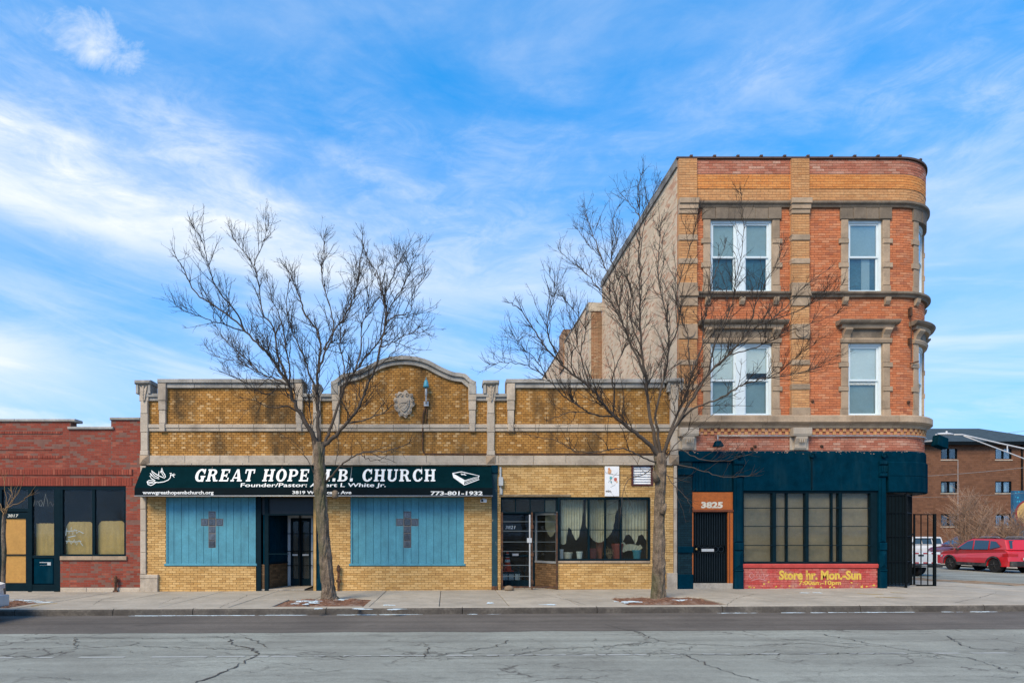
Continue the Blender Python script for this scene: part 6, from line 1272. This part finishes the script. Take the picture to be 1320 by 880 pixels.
for i in range(n + 1):
    t = i / n; w_ = .19 * math.sin(math.pi * min(.98, t * .86 + .1)) ** .6; xx = cx_ - .5 + t
    for j in range(12): a = 2 * math.pi * j / 12; mb.v.append((xx, cy_ + w_ * math.cos(a), cz_ + .02 + (.10 if math.sin(a) > 0 else .07) * w_ / .19 * math.sin(a)))
for i in range(n):
    for j in range(12): k = (j + 1) % 12; mb.f.append([i * 12 + j, i * 12 + k, (i + 1) * 12 + k, (i + 1) * 12 + j])
mb.f += [list(range(12)), list(range(n * 12, n * 12 + 12))]; mb.m = [0] * len(mb.f); mb.r = [.5] * len(mb.f); mb.build('lamp_head', LG, SL, smooth=True); MB().lathe([(.05, 0), (.05, .09), (.02, .11)], (cx_ + .1, cy_, cz_ + .11), 10).build('photocell', LG, SL)
WIRE = pm('wire_grey', (.20, .19, .18), .7)
def wire(a, b, D0, D1, sag, r_, label):
    A, B = Vector((dx(a[0], D0), D0 - CD, dz(a[1], D0))), Vector((dx(b[0], D1), D1 - CD, dz(b[1], D1))); P = []
    for i in range(17): t = i / 16; q = A.lerp(B, t); q.z -= sag * 4 * t * (1 - t); P.append(q)
    one(MB().tube(P, r_, 5), 'overhead_wire', WIRE, label, 'wire', smooth=True)
wire((1120, 616), (1420, 589), 40, 36, .25, .018, 'pale overhead cable crossing the brown apartment wall'); wire((1120, 640), (1420, 625), 44, 40, .3, .010, 'thin lower overhead wire before the apartment windows'); wire((1200, 566), (1420, 540), 70, 62, .3, .02, 'upper utility wire running above the apartment roof'); wire((1200, 571), (1420, 548), 70, 62, .3, .02, 'lower utility wire just above the apartment roof')
# ------------------------------------------------------------------ trees
BARK = pm('grey_bark', (.14, .108, .078), .95, .75, 5, 8, bump=1.0, bscale=22, dirt=(.075, .08, .04), dirts=2.6, dirtr=(.48, .66), streak=True); LIMB = pm('limb_bark', (.075, .061, .049), .9, .25, 4, bump=.4, bscale=40); TWIG = pm('twig_bark', (.042, .034, .028), .9, .2, 6)
def interp(P, t):
    n = len(P) - 1; k = min(n - 1, int(t * n)); f_ = t * n - k; return P[k].lerp(P[k + 1], f_)
class Tree:
    def __init__(s, name, label, D, base, seed, px2=0): s.D, s.rg = D, random.Random(seed); s.piv = ((base[0] - 12, 575), (.93, .895)) if seed == 11 else (((850, 590), (1.0, .95)) if seed == 23 else (base, (1, 1))); s.t = thing(name, label, 'tree', (dx(base[0], D), D - CD, gz(dx(base[0], D)))); s.tw = MB(); s.count = 0
    def P(s, px, py, y): D = s.D + y; return Vector((dx(px, D), D - CD, dz(py, D)))
    def trunk(s, pts):                                    # (px, py, width px)
        P = [s.P(a, b, 0) for a, b, _ in pts]; Rr = [w_ * s.D / F / 2 for _, _, w_ in pts]; Q, W_ = [], []; N_ = 110
        for i in range(N_ + 1):
            t = i / N_; n = len(P) - 1; k = min(n - 1, int(t * n)); f_ = t * n - k; Q.append(P[k].lerp(P[k + 1], f_)); W_.append(Rr[k] + (Rr[k + 1] - Rr[k]) * f_)
        SD = 30; mb = MB().tube(Q, W_, SD)
        nv = []
        for i, v in enumerate(mb.v):
            c = Q[min(i // SD, N_)]; d = Vector(v) - c; fu = abs(pnoise(Vector((v[0] * 17, v[1] * 17, v[2] * 2.6)))); k = 1 + .14 * pnoise(Vector((v[0] * 5, v[1] * 5, v[2] * 2.2))) + .08 * pnoise(Vector((v[0] * 9, v[1] * 9, v[2] * 7))) - .17 * max(0, .35 - fu) / .35 + .07; nv.append(tuple(c + d * k))
        mb.v = nv; mb.build('trunk', BARK, s.t, smooth=False)
    def limb(s, pts, w0, w1, ydepth, y0=0, dens=1.0, twig=True):
        n = len(pts); P = []; (pa, pb_), (kx, kz) = s.piv
        pts = [(pa + (a - pa) * (1 - (1 - kx) * min(1, abs(b - pb_) / 160)), pb_ + (b - pb_) * kz if b < pb_ else b) for a, b in pts]
        for i, (a, b) in enumerate(pts):
            t = i / (n - 1); P.append(s.P(a, b, y0 + (ydepth - y0) * t ** .9))
        Q = []; m_ = 5
        for i in range(n - 1):                            # Catmull-Rom
            p0, p1, p2, p3 = P[max(i - 1, 0)], P[i], P[i + 1], P[min(i + 2, n - 1)]
            for k in range(m_):
                t = k / m_; Q.append(.5 * ((2 * p1) + (p2 - p0) * t + (2 * p0 - 5 * p1 + 4 * p2 - p3) * t * t + (3 * p1 - p0 - 3 * p2 + p3) * t ** 3))
        Q.append(P[-1]); N_ = len(Q)
        Q = [q + Vector((s.rg.gauss(0, .012), s.rg.gauss(0, .012), s.rg.gauss(0, .012))) if 0 < i < N_ - 1 else q for i, q in enumerate(Q)]
        r0, r1 = w0 * .82 * s.D / F / 2, w1 * .7 * s.D / F / 2; Rr = [r0 + (r1 - r0) * (i / (N_ - 1)) ** .55 for i in range(N_)]
        MB().tube(Q, Rr, 8).build('limb', LIMB, s.t, smooth=True)
        L = sum((Q[i + 1] - Q[i]).length for i in range(N_ - 1))
        if twig: s.sprout(Q, Rr, L, dens, 0)
    def sprout(s, Q, Rr, L, dens, gen):
        rg = s.rg; n = int(L * dens * (8.6, 6.8, 5.0)[gen] + rg.random()); N_ = len(Q)
        for k in range(n):
            t = rg.uniform(.18 if gen == 0 else .12, 1.0); i = min(N_ - 2, int(t * (N_ - 1))); p = Q[i].lerp(Q[i + 1], t * (N_ - 1) - i); tg = (Q[i + 1] - Q[i]).normalized()
            ax = tg.cross(Vector((rg.gauss(0, 1), rg.gauss(0, 1), rg.gauss(0, 1)))).normalized(); ang = R(rg.uniform(20, 46) if gen == 0 else rg.uniform(25, 60)); d = tg * math.cos(ang) + ax * math.sin(ang); d.z += (.30, .2, .1)[gen]; d.normalize()
            l = (rg.uniform(.45, 1.6), rg.uniform(.2, .66), rg.uniform(.08, .24))[gen] * (1.12 - .84 * t); r0 = min(Rr[i] * .62, (.0100, .0060, .0043)[gen]); s.branch(p, d, l, r0, gen, dens)
        if gen == 0:
            for k in range(3): tg = (Q[-1] - Q[-2]).normalized(); d = (tg + Vector((rg.gauss(0, .28), rg.gauss(0, .28), rg.gauss(.1, .22)))).normalized(); s.branch(Q[-1], d, rg.uniform(.15, .38), min(Rr[-1], .006), 1, dens)
    def branch(s, p, d, l, r0, gen, dens):
        rg = s.rg; k = (6, 5, 3)[gen]; Q = [p.copy()]; dd = d.copy()
        for i in range(k):
            dd = (dd + Vector((rg.gauss(0, .14), rg.gauss(0, .14), rg.gauss(.05, .12)))).normalized(); Q.append(Q[-1] + dd * (l / k))
        Rr = [r0 * (1 - .72 * i / k) + .0012 for i in range(k + 1)]; s.tw.tube(Q, Rr, 4 if gen == 0 else 3, cap=False); s.count += 1
        if gen < 2: s.sprout(Q, Rr, l, dens, gen + 1)
    def done(s): s.tw.build('twigs', TWIG, s.t, smooth=True, kind='stuff')
T1 = Tree('bare_tree', 'leafless street tree with forked crown standing before the church awning', 15.35, (424, 773), 11)
T1.trunk([(425, 777, 28), (424, 768, 19), (421, 740, 16), (418, 700, 15), (415, 660, 14.5), (413, 630, 15.5), (412.5, 612, 15.5), (411.5, 590, 13.5), (411.5, 570, 14)])
for pts, w0, w1, y in (
    ([(411, 577), (402, 556), (385, 525), (375, 505), (371, 488), (355, 463), (345, 447), (334, 435), (308, 409), (276, 379), (240, 354), (224, 320), (214, 305)], 9, 1.2, -1.6),
    ([(308, 409), (294, 379), (271, 349), (259, 320), (251, 285), (237, 260)], 3.4, .8, -1.2), ([(308, 409), (280, 400), (260, 393), (230, 383), (212, 370)], 2.6, .8, -2.0),
    ([(371, 488), (360, 455), (353, 439), (349, 406), (333, 383), (327, 340), (321, 315), (296, 281), (287, 260)], 5, .8, .9), ([(321, 315), (330, 292), (337, 270), (341, 254)], 1.8, .7, .9),
    ([(371, 487), (350, 477), (332, 469), (315, 452), (295, 435), (280, 420), (268, 402)], 3.4, .9, 1.4), ([(332, 469), (312, 460), (295, 452), (272, 446), (255, 430)], 2.2, .8, 1.7),
    ([(386, 527), (367, 517), (350, 520), (327, 510), (310, 505)], 3.2, .9, -.9), ([(370, 505), (362, 484), (345, 500), (325, 492), (308, 480), (284, 470)], 2.2, .8, -1.4),
    ([(411.5, 577), (410, 540), (409, 510), (409, 470), (413, 440), (409.5, 410), (393.6, 388), (384, 360), (372, 330), (365, 318)], 8.5, 1, .3),
    ([(409, 470), (420, 439), (429, 420), (430, 388), (416, 340), (417.5, 292), (418, 275)], 4.2, .8, .7), ([(418, 436), (430, 413), (448, 385), (462, 354), (466, 320), (471, 292), (472, 272)], 3.6, .8, -.6),
    ([(409, 500), (398, 470), (388, 440), (375, 410), (366, 380), (368, 350), (374, 325)], 3.8, .8, -.8), ([(372, 490), (372, 460), (365, 430), (360, 395), (345, 360), (340, 335)], 3.4, .8, -.4),
    ([(415, 575), (425, 552), (435, 520), (447, 485), (460, 467), (480, 442), (498, 417), (503, 394), (498, 354), (486, 322), (473, 288)], 6.5, .9, 1.2),
    ([(447, 485), (445, 455), (440, 430), (444, 400), (455, 375), (455, 345)], 3, .8, 1.5), ([(460, 467), (470, 430), (470, 405), (478, 380), (482, 350), (492, 320), (500, 312)], 2.8, .8, .6),
    ([(417, 574), (432, 560), (447, 542), (462, 522), (475, 490), (487, 462), (497, 427), (504, 390), (500, 360), (492, 329), (476, 300)], 8.2, .9, -1.3),
    ([(497, 432), (507, 428), (525, 419), (540, 412), (555, 410)], 2.5, .8, -1.6), ([(502, 400), (516, 388), (537, 381), (541, 354), (557, 331)], 2.6, .8, -1.0), ([(503, 390), (514, 367), (530, 340), (539, 317), (541, 300)], 2.4, .8, -1.9), ([(500, 365), (514, 330), (516, 315), (520, 295)], 2, .7, -1.4), ([(487, 462), (505, 448), (520, 430), (528, 415)], 2.2, .8, -.9),
    ([(447, 542), (475, 535), (497, 525), (508, 516)], 3.6, 1.2, -1.6), ([(420, 621), (435, 605), (450, 592), (468, 583), (500, 581), (515, 576), (528, 570)], 4.2, 1.2, -1.2), ([(466, 585), (472, 591), (487, 593), (505, 583)], 2, .8, -1.1),
    ([(408, 622), (398, 595), (385, 575), (373, 563)], 1.6, .6, -.7), ([(406, 600), (402, 560), (398, 510), (394, 477), (388, 455)], 2.8, .8, .5), ([(432, 600), (436, 570), (432, 545)], 1.2, .6, .5)):
    T1.limb(pts, w0, w1, y, dens=.92 if min(b for _, b in pts) < 480 else .30)
mb = MB(); mb.lathe([(.05, 0), (.09, .04), (.07, .1), (.09, .16), (.04, .2)], tuple(T1.P(432, 642, -.05)), 8); mb.build('knot', BARK, T1.t, smooth=True)
T1.done()
T2 = Tree('bare_tree', 'leafless street tree with wide low spreading crown before the barred shop', 15.3, (848, 775), 23)
T2.trunk([(848.5, 778, 26), (848.5, 770, 18), (849, 740, 15), (849.5, 700, 14), (850, 660, 13.5), (851, 630, 13), (851, 610, 14), (851, 595, 15), (850, 584, 14)])
for pts, w0, w1, y in (
    ([(851, 590), (835, 570), (815, 552), (790, 532), (777, 515), (762, 495), (742, 480), (722, 460), (705, 442), (687, 415), (672, 390), (657, 380)], 8.5, 1, -1.4),
    ([(790, 532), (792, 505), (790, 480), (802, 445), (815, 430), (822, 405)], 3.4, .9, -.9), ([(789, 534), (762, 530), (747, 520), (725, 505), (705, 482), (680, 465), (655, 460), (632, 463)], 3.4, .8, -2.0), ([(762, 530), (740, 528), (722, 532), (705, 540)], 2, .8, -1.6),
    ([(726, 463), (707, 425), (706, 405), (712, 380), (716, 361), (709, 341)], 2.8, .7, -.8), ([(705, 482), (690, 455), (672, 440), (660, 420)], 1.8, .7, -2.2), ([(742, 480), (735, 455), (745, 430), (735, 400), (728, 375)], 2.4, .8, -1.0), ([(762, 495), (748, 450), (755, 420), (740, 390), (722, 370)], 2.6, .8, -.4),
    ([(850, 596), (830, 590), (812, 580), (790, 577), (775, 581), (745, 582), (733, 577), (720, 568), (690, 560), (665, 557)], 3, .8, -1.9),
    ([(851, 588), (845, 570), (837, 525), (832, 480), (827, 442), (825, 405), (825, 370), (824, 336), (824, 268), (822, 234), (828, 205)], 7.5, .9, .4), ([(824, 262), (816, 252), (808, 240), (800, 232)], 1.6, .7, .5), ([(825, 330), (830, 277), (837, 245), (846, 223)], 2, .7, .2),
    ([(832, 480), (815, 440), (805, 415), (800, 398), (794, 370), (784.5, 345), (775, 320), (759.5, 302), (744, 280)], 4.6, .8, .9), ([(775, 320), (766, 291), (757, 268), (753, 250)], 2, .7, 1.1), ([(802, 405), (789, 380), (771, 359), (757, 341), (741, 327), (721, 309)], 2.8, .7, 1.5), ([(790, 355), (794, 336), (787, 320), (795, 300), (790, 270), (797, 250)], 2.2, .7, .6), ([(827, 442), (812, 400), (815, 370), (808, 340), (812, 310), (800, 285)], 2.8, .7, -.6),
    ([(852, 588), (846, 545), (846, 525), (857, 480), (862, 442), (860, 405), (849, 345), (851, 291), (853, 270)], 5.5, .8, -.8), ([(862, 442), (875, 410), (872, 368), (883, 327), (894, 286), (900, 260)], 3, .7, -1.2),
    ([(854, 588), (867, 545), (885, 505), (890, 475), (887, 430), (877, 395), (868, 360)], 6, .8, 1.1), ([(890, 475), (905, 440), (908, 405), (915, 365), (925, 330), (935, 300)], 3, .8, 1.0),
    ([(855, 587), (865, 558), (890, 515), (912, 477), (940, 450), (965, 420), (990, 405), (1012, 387), (1035, 359), (1067, 335)], 6.6, .8, -1.2), ([(912, 477), (922, 437), (935, 405), (945, 375), (950, 340), (958, 290), (956, 235)], 3, .7, -1.4), ([(965, 420), (972, 390), (985, 355), (1000, 330), (1010, 300)], 2.4, .7, -.7), ([(990, 405), (1030, 390), (1060, 372), (1085, 355)], 2, .7, -1.6), ([(940, 450), (975, 440), (1000, 425), (1040, 410), (1078, 395)], 2.4, .7, -1.9),
    ([(865, 556), (890, 525), (915, 515), (940, 502), (960, 490), (990, 482), (1020, 477), (1052, 467), (1078, 452)], 4, .8, -2.0), ([(990, 482), (1010, 468), (1030, 450), (1050, 435)], 1.8, .7, -1.6),
    ([(856, 605), (865, 620), (880, 636), (891, 651)], 2, .7, -.8), ([(857, 584), (875, 578), (901, 591), (933, 594), (964, 586)], 2.2, .7, -1.2), ([(857, 600), (873, 599), (907, 607), (933, 615), (967, 613)], 2.2, .7, -1.5), ([(857, 593), (880, 560), (895, 550), (915, 552)], 2, .7, -.6), ([(845, 600), (828, 612), (810, 618), (802, 640), (800, 660)], 1.8, .7, -.7)):
    T2.limb(pts, w0, w1, y, dens=.86 if min(b for _, b in pts) < 500 else .42)
T2.done()
for nm, (a, b), s_ in (('stub', (858, 648), 1), ('stub', (842, 606), -1)): MB().tube([T2.P(a - 5 * s_, b + 14, -.1), T2.P(a - 1 * s_, b + 4, -.12), T2.P(a, b, -.14)], [.09, .05, .012], 8).build(nm, BARK, T2.t, smooth=True)
T3 = Tree('sapling', 'thin young street tree with a few ochre shoots by the red brick shop', 15.3, (4, 772), 5); LIMB_, TW_ = LIMB, TWIG
LIMB = pm('ochre_shoot', (.26, .16, .07), .85, .2, 6); TWIG = LIMB
T3.trunk([(4, 776, 7), (4, 768, 5.5), (4.5, 740, 5), (5.5, 710, 5), (4.5, 690, 4.5), (5, 672, 4.5), (5.5, 662, 4)])
for pts, y in (([(5, 668), (7, 655), (20, 650), (35, 640)], -.3), ([(5, 690), (8, 680), (8, 655), (6, 620)], .1), ([(5, 664), (0, 650), (-8, 640)], .2), ([(5, 662), (10, 648), (15, 634)], .3), ([(5, 655), (-2, 655), (-12, 658)], -.2)): T3.limb(pts, 1.7, .8, y, dens=.12)
T3.done(); LIMB, TWIG = LIMB_, TW_
# bare shrubs in front of the apartment block
SHB = pm('pinkish_shrub_twigs', (.30, .20, .14), .9, .2, 3)
for px, D, hpx, wpx, ns, sd, lab in ((1250, 37.5, 100, 34, 26, 3, 'tall bare pinkish shrub between the red and maroon cars'), (1308, 39, 62, 26, 18, 4, 'lower bare shrub in front of the painted mural wall')):
    rg = random.Random(sd); t = thing('bare_shrub', lab, 'shrub', (dx(px, D), D - CD, -.14)); X0, Y0 = dx(px, D), D - CD; mb, st = MB(), MB(); H_ = (hpx + 12) * D / F; W_ = wpx * D / F
    for k in range(ns):
        a = rg.uniform(0, 6.28); lean = rg.uniform(.0, 1) ** .8; tx, ty = X0 + W_ * lean * math.cos(a), Y0 + W_ * .7 * lean * math.sin(a); h = H_ * (1 - .42 * lean) * rg.uniform(.75, 1); Q = []
        for i in range(9): q = i / 8; Q.append(Vector((X0 + .25 * math.cos(a) * (1 - q) + (tx - X0) * q ** .8 + rg.gauss(0, .03), Y0 + (ty - Y0) * q + rg.gauss(0, .03), -.16 + h * q)))
        st.tube(Q, [.028 * (1 - .8 * i / 8) for i in range(9)], 5)
        for m_ in range(34):
            i = rg.randint(2, 7); p = Q[i].lerp(Q[i + 1], rg.random()); d = Vector((rg.gauss(0, .5), rg.gauss(0, .5), rg.uniform(.35, 1))).normalized(); l = rg.uniform(.35, 1.1); e = p + d * l; mb.tube([p, p.lerp(e, .5) + Vector((rg.gauss(0, .03), 0, 0)), e], [.010, .008, .005], 3, cap=False)
            for z_ in range(3): f_ = p.lerp(e, rg.uniform(.3, .95)); g_ = f_ + (d + Vector((rg.gauss(0, .5), rg.gauss(0, .5), .2))).normalized() * rg.uniform(.15, .4); mb.tube([f_, g_], [.006, .004], 3, cap=False)
    st.build('stems', SHB, t); mb.build('twigs', SHB, t, kind='stuff')
